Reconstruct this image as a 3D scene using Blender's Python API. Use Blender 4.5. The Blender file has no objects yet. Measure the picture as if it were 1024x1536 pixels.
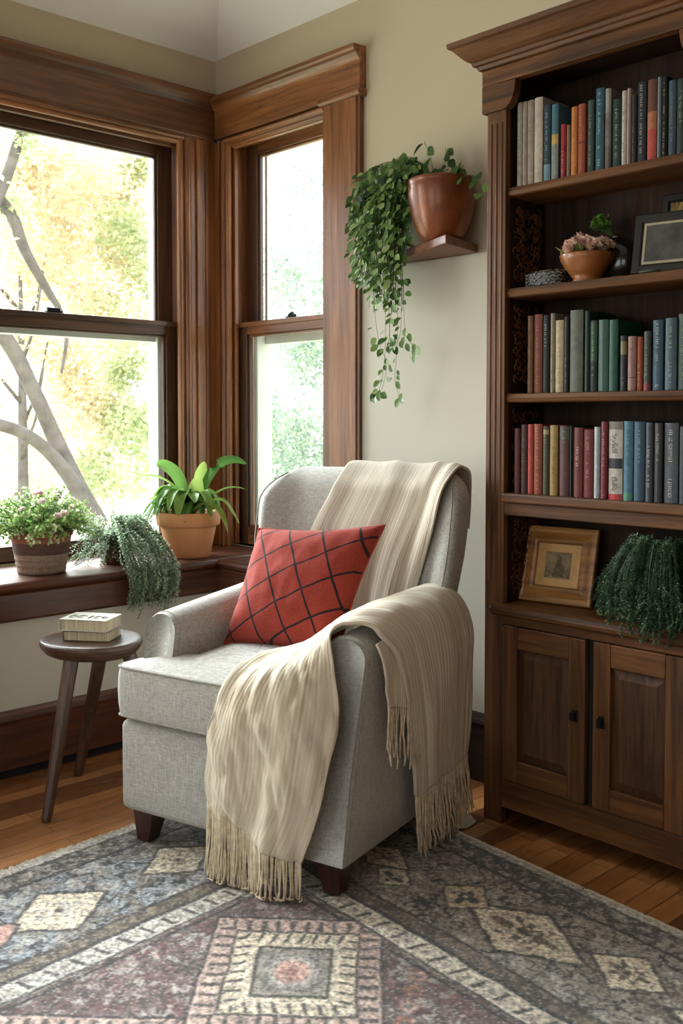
import bpy, math, random
import numpy as np
from mathutils import Vector, Matrix, noise
R = random.Random(7)
D = bpy.data
COL = bpy.context.scene.collection
PI = math.pi

# ------------------------------------------------------------------ camera model (1024 x 1536)
F, CY, YAW, PITCH = 1504.5, 687.8, .8086, .0411
CAM = Vector((3.135, -2.325, 1.2))
FW = Vector((-math.sin(YAW)*math.cos(PITCH), math.cos(YAW)*math.cos(PITCH), -math.sin(PITCH)))
RT = Vector((math.cos(YAW), math.sin(YAW), 0))
DN = FW.cross(RT)
def ray(px, py): return FW*F + RT*(px-512) + DN*(py-CY)
def onx(px, py, x): q = ray(px, py); return CAM + q*((x-CAM.x)/q.x)
def ony(px, py, y): q = ray(px, py); return CAM + q*((y-CAM.y)/q.y)
def onz(px, py, z): q = ray(px, py); return CAM + q*((z-CAM.z)/q.z)

# ------------------------------------------------------------------ mesh builder
class MB:
    def __init__(s): s.v = []; s.f = []; s.uv = []; s.t = []; s.useuv = False; s.uset = False
    def add(s, vs, fs, uv=None, t=None):
        o = len(s.v); s.v += [tuple(p) for p in vs]; s.f += [tuple(i+o for i in q) for q in fs]
        if uv is not None: s.useuv = True; s.uv += list(uv)
        else: s.uv += [(0, 0)]*len(vs)
        if t is not None: s.uset = True
        s.t += [0.5 if t is None else t]*len(vs)
        return s
    def box(s, x0, x1, y0, y1, z0, z1, t=None):
        x0, x1 = min(x0, x1), max(x0, x1); y0, y1 = min(y0, y1), max(y0, y1); z0, z1 = min(z0, z1), max(z0, z1)
        vs = [(x, y, z) for x in (x0, x1) for y in (y0, y1) for z in (z0, z1)]
        return s.add(vs, [(0,1,3,2),(4,6,7,5),(0,4,5,1),(2,3,7,6),(0,2,6,4),(1,5,7,3)], t=t)
    def hexa(s, b, t_):   # bottom quad, top quad (ccw from above)
        return s.add(list(b)+list(t_), [(3,2,1,0),(4,5,6,7),(0,1,5,4),(1,2,6,5),(2,3,7,6),(3,0,4,7)])
    def prism(s, prof, axis, a0, a1, t=None):
        # prof: list of (p,q); axis x:(p,q)=(y,z)  y:(x,z)  z:(x,y)
        def mk(p, q, a): return {'x': (a, p, q), 'y': (p, a, q), 'z': (p, q, a)}[axis]
        n = len(prof)
        vs = [mk(p, q, a0) for p, q in prof] + [mk(p, q, a1) for p, q in prof]
        fs = [tuple(range(n)), tuple(range(2*n-1, n-1, -1))] + [(i, i+n, (i+1) % n+n, (i+1) % n) for i in range(n)]
        return s.add(vs, fs, t=t)
    def tube(s, pts, rad, n=6, cap=True, t=None):
        pts = [Vector(p) for p in pts]; m = len(pts)
        if not hasattr(rad, '__len__'): rad = [rad]*m
        vs = []; up = Vector((0, 0, 1)); prev = None
        for i, p in enumerate(pts):
            d = (pts[min(i+1, m-1)]-pts[max(i-1, 0)])
            d = d.normalized() if d.length > 1e-9 else Vector((0, 0, 1))
            if prev is None:
                a = d.cross(up if abs(d.z) < .95 else Vector((1, 0, 0))).normalized()
            else:
                a = (prev-d*prev.dot(d))
                a = a.normalized() if a.length > 1e-6 else d.orthogonal().normalized()
            prev = a; b = d.cross(a)
            for k in range(n):
                c = 2*PI*k/n; vs.append(p+(a*math.cos(c)+b*math.sin(c))*rad[i])
        fs = [(i*n+k, i*n+(k+1) % n, (i+1)*n+(k+1) % n, (i+1)*n+k) for i in range(m-1) for k in range(n)]
        if cap: fs += [tuple(range(n-1, -1, -1)), tuple((m-1)*n+k for k in range(n))]
        return s.add(vs, fs, t=t)
    def lathe(s, prof, c=(0, 0, 0), n=40, uvs=False, sx=1, sy=1):
        vs = []; uv = []
        m = len(prof)
        for j, (r, z) in enumerate(prof):
            for k in range(n):
                a = 2*PI*k/n; vs.append((c[0]+r*math.cos(a)*sx, c[1]+r*math.sin(a)*sy, c[2]+z)); uv.append((k/n, j/(m-1)))
        fs = [(i*n+k, i*n+(k+1) % n, (i+1)*n+(k+1) % n, (i+1)*n+k) for i in range(m-1) for k in range(n)]
        if prof[0][0] > 1e-6: fs.append(tuple(range(n-1, -1, -1)))
        if prof[-1][0] > 1e-6: fs.append(tuple((m-1)*n+k for k in range(n)))
        return s.add(vs, fs, uv if uvs else None)
    def grid(s, P, closeu=False, uvf=None, t=None):
        m, n = len(P), len(P[0]); vs = [p for row in P for p in row]
        uv = [(j/(n-1), i/(m-1)) for i in range(m) for j in range(n)]
        fs = [(i*n+j, i*n+(j+1) % n, (i+1)*n+(j+1) % n, (i+1)*n+j) for i in range(m-1) for j in range(n if closeu else n-1)]
        return s.add(vs, fs, uv, t=t)
    def leaf(s, p, d, nrm, L, W, t=.5, droop=0.0, fold=.15, k=3):
        p = Vector(p); d = Vector(d).normalized(); nrm = Vector(nrm)
        sd = d.cross(nrm)
        sd = sd.normalized() if sd.length > 1e-5 else d.orthogonal().normalized()
        up = sd.cross(d)
        if k == 1:
            vs = [p, p+d*L*.5+sd*W*.5, p+d*L, p+d*L*.5-sd*W*.5]
            return s.add(vs, [(0, 1, 2, 3)], t=t)
        vs = []; wp = [0.12, .85, 1, .62, .04] if k == 3 else [.1, .6, .95, 1, .9, .6, .04]
        m = len(wp)
        for i, w in enumerate(wp):
            a = i/(m-1); c = p+d*L*a+Vector((0, 0, -1))*droop*L*a*a
            vs += [c+sd*W*.5*w+up*W*fold*w, c, c-sd*W*.5*w+up*W*fold*w]
        fs = []
        for i in range(m-1):
            fs += [(i*3, i*3+1, i*3+4, i*3+3), (i*3+1, i*3+2, i*3+5, i*3+4)]
        return s.add(vs, fs, t=t)

def tag(o, label=None, cat=None, group=None, kind=None):
    if label: o['label'] = label
    if cat: o['category'] = cat
    if group: o['group'] = group
    if kind: o['kind'] = kind
    return o
def empty(name, loc, rz=0):
    o = D.objects.new(name, None); COL.objects.link(o); o.empty_display_size = .1
    o.location = loc; o.rotation_euler = (0, 0, rz); return o
def root_of(o):
    while o.parent: o = o.parent
    return o
def build(name, mb, mat, parent=None, smooth=False, bevel=0, local=False, origin=None, subsurf=0, solid=0, kind=None, label=None, seg=2):
    me = D.meshes.new(name)
    vs = mb.v
    if not local:
        o_ = Vector(origin) if origin is not None else None
        rz = 0
        if parent is not None:
            r = root_of(parent); o_ = Vector(r.location); rz = r.rotation_euler.z
        if o_ is not None:
            ca, sa = math.cos(-rz), math.sin(-rz)
            vs = [((x-o_.x)*ca-(y-o_.y)*sa, (x-o_.x)*sa+(y-o_.y)*ca, z-o_.z) for x, y, z in vs]
    me.from_pydata(vs, [], mb.f)
    if mb.useuv:
        ul = me.uv_layers.new(name='UVMap'); li = np.zeros(len(me.loops), dtype=np.int32); me.loops.foreach_get('vertex_index', li)
        ul.data.foreach_set('uv', np.array(mb.uv, dtype=np.float32)[li].ravel())
    if mb.uset:
        at = me.attributes.new('tint', 'FLOAT', 'POINT'); at.data.foreach_set('value', np.array(mb.t, dtype=np.float32))
    if smooth: me.shade_smooth()
    me.materials.append(mat)
    o = D.objects.new(name, me); COL.objects.link(o)
    if parent is not None: o.parent = parent
    elif origin is not None: o.location = origin
    if solid:
        m = o.modifiers.new('s', 'SOLIDIFY'); m.thickness = solid; m.offset = 0
    if bevel:
        m = o.modifiers.new('b', 'BEVEL'); m.width = bevel; m.segments = seg; m.limit_method = 'ANGLE'; m.angle_limit = .6
    if subsurf:
        m = o.modifiers.new('ss', 'SUBSURF'); m.levels = subsurf; m.render_levels = subsurf
    if kind: o['kind'] = kind
    if label: o['label'] = label
    return o

# ------------------------------------------------------------------ materials
def S(c):  # sRGB 0-255 -> linear
    return tuple(((x/255)/12.92 if x/255 <= .04045 else ((x/255+.055)/1.055)**2.4) for x in c)
class NT:
    def __init__(s, name):
        m = D.materials.new(name); m.use_nodes = True; s.m = m; s.n = m.node_tree.nodes; s.l = m.node_tree.links
        s.b = s.n['Principled BSDF']; s.out = s.n['Material Output']
    def new(s, t, **k):
        n = s.n.new(t)
        for a, b in k.items():
            if hasattr(n, a) and a not in ('location',): setattr(n, a, b)
        return n
    def link(s, a, b): s.l.new(a, b)
    def coord(s, kind='Object', scale=(1, 1, 1), rnd=False, rot=(0, 0, 0)):
        tc = s.new('ShaderNodeTexCoord'); mp = s.new('ShaderNodeMapping'); mp.inputs['Scale'].default_value = scale
        mp.inputs['Rotation'].default_value = rot
        s.link(tc.outputs[kind], mp.inputs['Vector'])
        if rnd:
            oi = s.new('ShaderNodeObjectInfo'); mu = s.new('ShaderNodeMath', operation='MULTIPLY'); mu.inputs[1].default_value = 37.3
            s.link(oi.outputs['Random'], mu.inputs[0]); s.link(mu.outputs[0], mp.inputs['Location'])
        return mp.outputs[0]
    def noise(s, vec, scale=5, detail=4, rough=.55, dist=0):
        n = s.new('ShaderNodeTexNoise'); n.inputs['Scale'].default_value = scale; n.inputs['Detail'].default_value = detail
        n.inputs['Roughness'].default_value = rough; n.inputs['Distortion'].default_value = dist
        s.link(vec, n.inputs['Vector']); return n.outputs['Fac']
    def ramp(s, fac, stops):
        r = s.new('ShaderNodeValToRGB'); e = r.color_ramp.elements
        while len(e) < len(stops): e.new(.5)
        for i, (p, c) in enumerate(stops): e[i].position = p; e[i].color = (*c, 1)
        s.link(fac, r.inputs[0]); return r.outputs[0]
    def mix(s, a, b, fac=.5, mode='MIX'):
        m = s.new('ShaderNodeMix', data_type='RGBA', blend_type=mode)
        for val, idx in ((fac, 0), (a, 6), (b, 7)):
            if hasattr(val, 'type') and hasattr(val, 'links'): s.link(val, m.inputs[idx])
            elif idx == 0: m.inputs[0].default_value = val
            else: m.inputs[idx].default_value = (*val, 1)
        return m.outputs[2]
    def math(s, op, a, b=None):
        m = s.new('ShaderNodeMath', operation=op)
        for i, v in enumerate((a, b)):
            if v is None: continue
            if hasattr(v, 'links'): s.link(v, m.inputs[i])
            else: m.inputs[i].default_value = v
        return m.outputs[0]
    def bump(s, h, strength=.3, dist=.002):
        b = s.new('ShaderNodeBump'); b.inputs['Strength'].default_value = strength; b.inputs['Distance'].default_value = dist
        s.link(h, b.inputs['Height']); s.link(b.outputs[0], s.b.inputs['Normal'])
    def set(s, **k):
        for a, v in k.items():
            i = s.b.inputs[a.replace('_', ' ')]
            if hasattr(v, 'links'): s.link(v, i)
            elif hasattr(v, '__len__') and len(v) == 3: i.default_value = (*v, 1)
            else: i.default_value = v
        return s

def wood(name, dark, mid, light, axis='z', rough=.38, fine=1.0, coat=.15):
    t = NT(name); sc = {'x': (.9, 16, 16), 'y': (16, .9, 16), 'z': (16, 16, .9)}[axis]
    v = t.coord('Object', sc, rnd=True)
    a = t.noise(v, 1.6*fine, 5, .6, .9); b = t.noise(v, 7*fine, 4, .7)
    col = t.ramp(a, [(.28, S(dark)), (.5, S(mid)), (.75, S(light))])
    ln = t.ramp(b, [(.35, (.55, .5, .48)), (.6, (1, 1, 1))])
    col = t.mix(col, ln, .55, 'MULTIPLY')
    t.set(Base_Color=col, Roughness=t.ramp(b, [(.3, (rough+.12,)*3), (.7, (rough,)*3)]), Coat_Weight=coat, Coat_Roughness=.25, Specular_IOR_Level=.5 if coat > .2 else .28)
    t.bump(b, .12, .001)
    return t.m
def plain(name, c, rough=.6, metal=0, var=.12, scale=8, bump=0, coat=0, spec=.5):
    t = NT(name); v = t.coord('Object'); n = t.noise(v, scale, 4)
    c = S(c); col = t.ramp(n, [(.3, tuple(x*(1-var) for x in c)), (.7, tuple(min(1, x*(1+var)) for x in c))])
    t.set(Base_Color=col, Roughness=rough, Metallic=metal, Coat_Weight=coat, Specular_IOR_Level=spec)
    if bump: t.bump(t.noise(v, scale*6, 5), bump, .002)
    return t.m
def leafmat(name, cols, trans=.3, rough=.45, sheen=0):
    t = NT(name); at = t.new('ShaderNodeAttribute', attribute_name='tint')
    n = len(cols); col = t.ramp(at.outputs['Fac'], [(i/(n-1), S(c)) for i, c in enumerate(cols)])
    t.set(Base_Color=col, Roughness=rough, Specular_IOR_Level=.35)
    tr = t.new('ShaderNodeBsdfTranslucent'); mx = t.new('ShaderNodeMixShader'); mx.inputs[0].default_value = trans
    t.link(col, tr.inputs[0]); t.link(t.b.outputs[0], mx.inputs[1]); t.link(tr.outputs[0], mx.inputs[2]); t.link(mx.outputs[0], t.out.inputs[0])
    return t.m

def W3(pref, d, m, l, **k): return {a: wood(pref+a, d, m, l, a, **k) for a in 'xyz'}
WT = W3('trim_oak_', (84, 48, 22), (142, 90, 50), (178, 122, 74), rough=.33, coat=.3)
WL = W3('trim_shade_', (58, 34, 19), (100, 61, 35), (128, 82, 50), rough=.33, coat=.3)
WS = W3('sill_wood_', (52, 26, 16), (88, 48, 31), (112, 64, 42), rough=.36, coat=.25)
WB = W3('bookcase_walnut_', (56, 34, 17), (100, 64, 34), (134, 90, 50), rough=.45, coat=.05)
WD = W3('bookcase_panel_', (38, 23, 14), (78, 51, 32), (98, 66, 40), rough=.5, fine=1.5, coat=0)
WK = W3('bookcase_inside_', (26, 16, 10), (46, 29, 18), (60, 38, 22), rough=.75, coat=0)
WST = W3('stool_wood_', (46, 30, 23), (78, 55, 43), (104, 78, 62), rough=.35, coat=.3)
WLEG = W3('chairleg_', (40, 20, 16), (66, 34, 27), (84, 46, 36), rough=.3, coat=.3)
WSH = W3('shelf_board_', (86, 52, 36), (126, 82, 60), (150, 104, 80), rough=.4)
WSA = W3('sash_', (50, 33, 22), (84, 57, 40), (108, 76, 54), rough=.34, coat=.3)
M_black = plain('blackened_metal', (26, 25, 25), .45, .6)
M_dark = plain('recess_shade', (16, 13, 12), .8)  # near-black, the shade of gaps put into the colour
M_white = plain('white_storm_frame', (232, 238, 234), .5, var=.04)
def paint(name, c):
    t = NT(name); v = t.coord('Object'); n = t.noise(v, 1.5, 3); c = S(c)
    t.set(Base_Color=t.ramp(n, [(.3, tuple(x*.96 for x in c)), (.7, tuple(x*1.03 for x in c))]), Roughness=.75, Specular_IOR_Level=.3)
    t.bump(t.noise(v, 220, 3), .06, .001); return t.m
M_wall = paint('wall_paint_khaki', (192, 180, 154))
M_wall2 = paint('wall_paint_pale', (203, 198, 183))
M_ceil = paint('ceiling_paint', (240, 240, 240))

def floor_mat():
    t = NT('oak_strip_floor')
    v = t.coord('Object', (1, 1, 1), rot=(0, 0, PI/2))
    br = t.new('ShaderNodeTexBrick'); br.offset = .37; br.offset_frequency = 2; br.squash = 1
    for k, x in (('Scale', 1), ('Mortar Size', .0012), ('Brick Width', .95), ('Row Height', .062), ('Bias', 0.0), ('Mortar Smooth', .2)): br.inputs[k].default_value = x
    br.inputs['Color1'].default_value = (0, 0, 0, 1); br.inputs['Color2'].default_value = (1, 1, 1, 1); br.inputs['Mortar'].default_value = (.5, .5, .5, 1)
    t.link(v, br.inputs['Vector'])
    v2 = t.coord('Object', (16, 1.1, 1)); 
    add = t.new('ShaderNodeVectorMath', operation='ADD'); t.link(v2, add.inputs[0])
    sc = t.new('ShaderNodeVectorMath', operation='SCALE'); sc.inputs['Scale'].default_value = 31
    t.link(br.outputs['Color'], sc.inputs[0]); t.link(sc.outputs[0], add.inputs[1])
    g = t.noise(add.outputs[0], 2.2, 6, .65, .8); g2 = t.noise(add.outputs[0], 9, 4, .7)
    tone = t.ramp(br.outputs['Color'], [(0, S((112, 66, 38))), (.35, S((168, 112, 66))), (.7, S((188, 132, 82))), (1, S((144, 90, 52)))])
    col = t.mix(tone, t.ramp(g, [(.3, (.5, .42, .38)), (.62, (1.0, 1, 1))]), .7, 'MULTIPLY')
    col = t.mix(col, t.ramp(g2, [(.35, (.7, .65, .6)), (.6, (1, 1, 1))]), .4, 'MULTIPLY')
    col = t.mix(col, (.02, .01, .006), br.outputs['Fac'])
    t.set(Base_Color=col, Roughness=t.ramp(g, [(.2, (.34,)*3), (.8, (.24,)*3)]), Coat_Weight=.25, Coat_Roughness=.2)
    h = t.math('SUBTRACT', t.math('MULTIPLY', g2, .15), br.outputs['Fac']); t.bump(h, .35, .001)
    return t.m

def linen(name, c1, c2, s=260, bump=.35):
    t = NT(name)
    a = t.noise(t.coord('Object', (s*.22, s*.22, s*2.2)), 1, 4, .7)
    b = t.noise(t.coord('Object', (s*1.8, s*1.8, s*.16)), 1, 4, .7)
    big = t.noise(t.coord('Object'), 3.0, 3)
    m = t.math('MULTIPLY', t.math('ADD', a, b), .5)
    col = t.ramp(m, [(.36, S(c1)), (.62, S(c2))])
    col = t.mix(col, t.ramp(big, [(.3, (.93, .92, .9)), (.7, (1, 1, 1))]), .6, 'MULTIPLY')
    t.set(Base_Color=col, Roughness=.92, Sheen_Weight=.25, Sheen_Roughness=.5, Specular_IOR_Level=.15)
    t.bump(m, bump, .0022)
    return t.m
M_linen = linen('grey_linen', (136, 134, 129), (200, 198, 192))
M_pipe = linen('grey_piping', (120, 118, 112), (178, 175, 167))

def throwmat(name, c1, c2, ribs, stripes=0, ribw=.35):
    t = NT(name); tc = t.new('ShaderNodeTexCoord'); sp = t.new('ShaderNodeSeparateXYZ'); t.link(tc.outputs['UV'], sp.inputs[0])
    n = t.noise(t.coord('UV', (60, 14, 1)), 2, 4, .7)
    nf = t.noise(t.coord('Object', (1, 1, 1)), 420, 3, .7)
    u = t.math('ADD', sp.outputs[0], t.math('MULTIPLY', n, .004))
    w = t.math('SINE', t.math('MULTIPLY', u, ribs*2*PI))
    w01 = t.math('ADD', t.math('MULTIPLY', w, .5), .5)
    n2 = t.noise(t.coord('UV', (70, 1.6, 1)), 1, 3, .6)
    col = t.ramp(n2, [(.34, S(c1)), (.62, S(c2))])
    col = t.mix(col, t.ramp(w01, [(0, (.62, .58, .52)), (.5, (1, 1, 1))]), ribw, 'MULTIPLY')
    col = t.mix(col, t.ramp(nf, [(.3, (.78, .76, .73)), (.65, (1, 1, 1))]), .5, 'MULTIPLY')
    t.set(Base_Color=col, Roughness=.95, Sheen_Weight=.4, Sheen_Roughness=.5, Specular_IOR_Level=.1)
    t.bump(t.math('ADD', t.math('MULTIPLY', w01, .7), nf), .5, .002)
    return t.m
M_throw1 = throwmat('ribbed_cream_knit', (184, 172, 150), (220, 212, 196), 62, ribw=.5)
M_throw2 = throwmat('oatmeal_wool', (204, 190, 164), (226, 216, 196), 30, ribw=.04)
M_fringe = plain('oatmeal_yarn', (212, 198, 172), .95, var=.25, scale=60, spec=.1)

def glassmat():
    t = NT('window_glass'); t.n.remove(t.b)
    tr = t.new('ShaderNodeBsdfTransparent'); tr.inputs[0].default_value = (.96, .98, .97, 1)
    gl = t.new('ShaderNodeBsdfGlossy'); gl.inputs['Roughness'].default_value = .02
    fr = t.new('ShaderNodeFresnel'); fr.inputs[0].default_value = 1.45
    mx = t.new('ShaderNodeMixShader'); ge = t.new('ShaderNodeNewGeometry'); t.link(t.math('MULTIPLY', fr.outputs[0], t.math('SUBTRACT', 1.0, ge.outputs['Backfacing'])), mx.inputs[0]); t.link(tr.outputs[0], mx.inputs[1]); t.link(gl.outputs[0], mx.inputs[2]); t.link(mx.outputs[0], t.out.inputs[0])
    return t.m
M_glass = glassmat()
# ================================================================== ROOM
def struct(name, mb, mat, **k): return build(name, mb, mat, kind='structure', **k)
struct('floor', MB().box(-.6, 5.15, -5.15, .45, -.12, 0), floor_mat())
OY0, OY1, OZ0, OZ1 = -1.04, .12, .66, 2.345       # left window opening
BX0, BX1 = -.285, .33                              # back window opening
def wall_with_holes(axis, p0, p1, a0, a1, z0, z1, holes):
    mb = MB(); cur = a0
    def bx(u0, u1, w0, w1):
        if axis == 'x': mb.box(p0, p1, u0, u1, w0, w1)
        else: mb.box(u0, u1, p0, p1, w0, w1)
    for h0, h1, hz0, hz1 in sorted(holes):
        bx(cur, h0, z0, z1); bx(h0, h1, z0, hz0); bx(h0, h1, hz1, z1); cur = h1
    bx(cur, a1, z0, z1); return mb
left_holes = [(OY0, OY1, OZ0, OZ1), (-2.45, -1.30, OZ0, OZ1), (-3.9, -2.75, OZ0, OZ1)]
struct('wall_left', wall_with_holes('x', -.52, -.377, -5.15, .45, 0, 2.78, left_holes), M_wall)
struct('wall_back', wall_with_holes('y', .284, .45, -.377, 5.15, 0, 2.78, [(BX0, BX1, OZ0, 2.36)]), M_wall)
M_wall3 = paint('unseen_wall_dark', (112, 88, 66))  # unseen walls coloured dark to cut bounced light
struct('wall_right', MB().box(5, 5.15, -5.15, .45, 0, 4.6), M_wall3)
struct('wall_front', wall_with_holes('y', -5.15, -5, -.6, 5.15, 0, 4.6, [(.6, 2.2, .6, 2.3), (2.9, 4.5, .6, 2.3)]), M_wall3)
# pale dado part of the back wall, a little proud, with a thin ledge line under the hanging shelf
struct('wall_back_dado', MB().box(.52, 5, .276, .2845, 0, 1.735), M_wall2)
# vaulted ceiling: two planes meeting at a hip that climbs out of the corner
k_, cx_, cy_ = .26, .815, -.58
def cz(L): return 2.71 + k_*L
L5 = 5.4/cx_
cl = [(-.40, .31, 2.705), (-.40, -5.15, 2.705), (5.1, -5.15, cz(5.5/cx_)), (5.1, .28+cy_*5.5/cx_, cz(5.5/cx_))]
cb = [(-.40, .31, 2.705), (5.1, .28+cy_*5.5/cx_, cz(5.5/cx_)), (5.1, .31, 2.705)]
cm = MB()
cm.add(cl+[(x, y, z+.06) for x, y, z in cl], [(0, 1, 2, 3), (7, 6, 5, 4), (0, 4, 5, 1), (1, 5, 6, 2), (2, 6, 7, 3)])
cm.add(cb+[(x, y, z+.06) for x, y, z in cb], [(0, 1, 2), (5, 4, 3), (0, 2, 5, 3), (1, 4, 5, 2)])
struct('ceiling', cm, M_ceil)

# lower walls and ledges under the windows
struct('wall_left_lower', MB().box(-.377, -.022, -5, -.0, 0, .62).box(-.377, .50, 0.022, .284, 0, .62), M_wall2)
s = MB()
pr = [(-.41, .618), (.0, .618), (.012, .626), (.016, .636), (.010, .648), (.0, .652), (-.41, .652)]
s.prism(pr, 'y', -5, .28)
struct('trim_1', s, WS['y'], bevel=.002)                              # sill board, left
s = MB(); s.prism([(.29, .618), (0, .618), (-.012, .626), (-.016, .636), (-.010, .648), (0, .652), (.29, .652)], 'x', .016, .53)
struct('trim_2', s, WS['x'], bevel=.002)                              # sill board, back
ap = [(-.022, .522), (-.004, .522), (.002, .530), (.002, .612), (-.004, .618), (-.022, .618)]
struct('trim_3', MB().prism(ap, 'y', -5, .0), WS['y'], bevel=.0015)
struct('trim_4', MB().prism([(-x, z) for x, z in ap], 'x', .0, .51), WS['x'], bevel=.0015)
bb = [(-.022, .03), (0, .03), (.002, .18), (.006, .19), (.010, .196), (.008, .208), (-.002, .212), (-.006, .222), (-.022, .224)]
struct('baseboard_left', MB().prism(bb, 'y', -5, 0), WS['y'], bevel=.001)
struct('baseboard_left_gap', MB().box(-.022, -.012, -5, 0, 0, .03), M_dark)  # dark strip in the gap under the baseboard, shade put into its colour
struct('baseboard_ledge', MB().prism([(-x, z) for x, z in bb], 'x', .0, .5), WS['x'], bevel=.001)
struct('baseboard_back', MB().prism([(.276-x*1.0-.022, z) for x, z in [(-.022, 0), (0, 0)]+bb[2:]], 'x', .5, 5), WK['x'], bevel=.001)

def bar(mb, axis, a0, a1, q0, q1, z0, z1):
    """box running along `axis` wall direction: a along the wall, q across it"""
    if axis == 'y': mb.box(q0, q1, a0, a1, z0, z1)
    else: mb.box(a0, a1, q0, q1, z0, z1)
def sash(parent, axis, a0, a1, z0, z1, q0, q1, st, top, bot, lip, mats=None):
    """one glazed sash; q0 faces the room"""
    mh, mv = mats
    o = None
    f = MB(); bar(f, axis, a0, a0+st, q0, q1, z0, z1); bar(f, axis, a1-st, a1, q0, q1, z0, z1)
    sgn = 1 if q1 > q0 else -1
    g = .010; bar(f, axis, a0+st, a0+st+g, q0+sgn*.008, q1-sgn*.004, z0+bot, z1-top); bar(f, axis, a1-st-g, a1-st, q0+sgn*.008, q1-sgn*.004, z0+bot, z1-top)
    o = build('sash', f, mv, parent, bevel=.003)
    r = MB(); bar(r, axis, a0+st, a1-st, q0+sgn*.001, q1, z0, z0+bot); bar(r, axis, a0+st, a1-st, q0+sgn*.001, q1, z1-top, z1)
    bar(r, axis, a0+st, a1-st, q0+sgn*.008, q1-sgn*.004, z0+bot, z0+bot+g); bar(r, axis, a0+st, a1-st, q0+sgn*.008, q1-sgn*.004, z1-top-g, z1-top)
    if lip: bar(r, axis, a0, a1, q0-sgn*.008, q0, z1-.018, z1+.002)
    build('sash_rail', r, mh, o, bevel=.003)
    p = MB(); m = (q0+q1)/2; bar(p, axis, a0+st-.002, a1-st+.002, m-.002, m+.002, z0+bot-.002, z1-top+.002)
    build('pane', p, M_glass, o)
    return o
def window_lock(parent, c, axis):
    m = MB()
    x, y, z = c
    if axis == 'y': m.box(x-.012, x+.012, y-.032, y+.032, z, z+.010).tube([(x, y-.028, z+.014), (x, y+.026, z+.014)], [.008, .007], 8)
    else: m.box(x-.026, x+.026, y-.012, y+.012, z, z+.008).tube([(x-.02, y, z+.012), (x+.006, y, z+.018)], [.006, .010], 8).tube([(x+.006, y, z+.006), (x+.03, y-.004, z+.012)], [.006, .004], 8)
    return build('sash_lock', m, M_black, parent, bevel=.002)

def win_left(name, y0, y1, full=True):
    w = empty(name, (-.377, (y0+y1)/2, .65)); w['kind'] = 'structure'
    # jamb liner (reveal)
    j = MB(); j.box(-.515, -.377, y0, y0+.012, OZ0, OZ1).box(-.515, -.377, y1-.012, y1, OZ0, OZ1)
    j.box(-.395, -.377, y1-.028, y1-.012, OZ0, OZ1).box(-.395, -.377, y0+.012, y0+.028, OZ0, OZ1)
    build('jamb', j, WT['z'], w, bevel=.003)
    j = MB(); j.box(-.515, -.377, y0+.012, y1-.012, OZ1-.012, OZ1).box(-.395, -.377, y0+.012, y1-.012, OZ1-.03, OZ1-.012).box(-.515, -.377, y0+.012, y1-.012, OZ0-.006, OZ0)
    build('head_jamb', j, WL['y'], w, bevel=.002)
    sash(w, 'y', y0+.014, y1-.014, 1.545, OZ1-.014, -.445, -.475, .072, .045, .045, False, (WSA['y'], WSA['z']))
    lo = sash(w, 'y', y0+.010, y1-.008, OZ0, 1.597, -.405, -.437, .066, .055, .048, True, (WSA['y'], WSA['z']))
    m = MB(); ya, yb = y0+.08, y1-.072
    m.box(-.515, -.48, ya, ya+.022, OZ0, 1.54).box(-.515, -.442, yb-.022, yb, OZ0, 1.54).box(-.515, -.455, ya+.022, yb-.022, 1.515, 1.54).box(-.515, -.48, ya+.022, yb-.022, OZ0, .70)
    m.box(-.515, -.48, yb-.016, yb+.004, 1.54, OZ1)
    build('storm_frame', m, M_white, w, bevel=.002)
    if full: window_lock(w, (-.421, -.455, 1.599), 'y')
    return w
w1 = win_left('window_1', OY0, OY1)
win_left('window_3', -2.45, -1.30, False); win_left('window_4', -3.9, -2.75, False)  # unseen windows, added to bring in fill light
# casing at the corner of window 1: board with two half-round beads and a back band
c = MB(); c.box(-.377, -.357, .08, .272, .652, 2.36)
c.box(-.377, -.347, .165, .272, .652, 2.362).box(-.377, -.341, .205, .218, .652, 2.362)
for yc, r in ((.085, .013), (.122, .017)):
    c.tube([(-.357, yc, .652), (-.357, yc, 2.36)], r, 14)
build('casing', c, WT['z'], w1, bevel=.0025)
c = MB(); c.box(-.377, -.350, -1.29, -1.05, .652, 2.36); build('casing', c, WT['z'], w1, bevel=.003)
h = MB()
hp = [(-.377, 2.352), (-.352, 2.352), (-.350, 2.372), (-.346, 2.374), (-.346, 2.497), (-.340, 2.500), (-.336, 2.508), (-.330, 2.520), (-.318, 2.530), (-.314, 2.540), (-.314, 2.553), (-.377, 2.556)]
h.prism(hp, 'y', -5, .254)
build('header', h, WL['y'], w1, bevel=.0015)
h = MB(); h.box(-.377, -.364, -1.04, .095, 2.330, 2.352); h.tube([(-.362, -1.04, 2.338), (-.362, .085, 2.338)], .011, 12); h.tube([(-.352, -1.04, 2.354), (-.352, .10, 2.354)], .009, 12)
build('head_moulding', h, WT['y'], w1, smooth=False)

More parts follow.
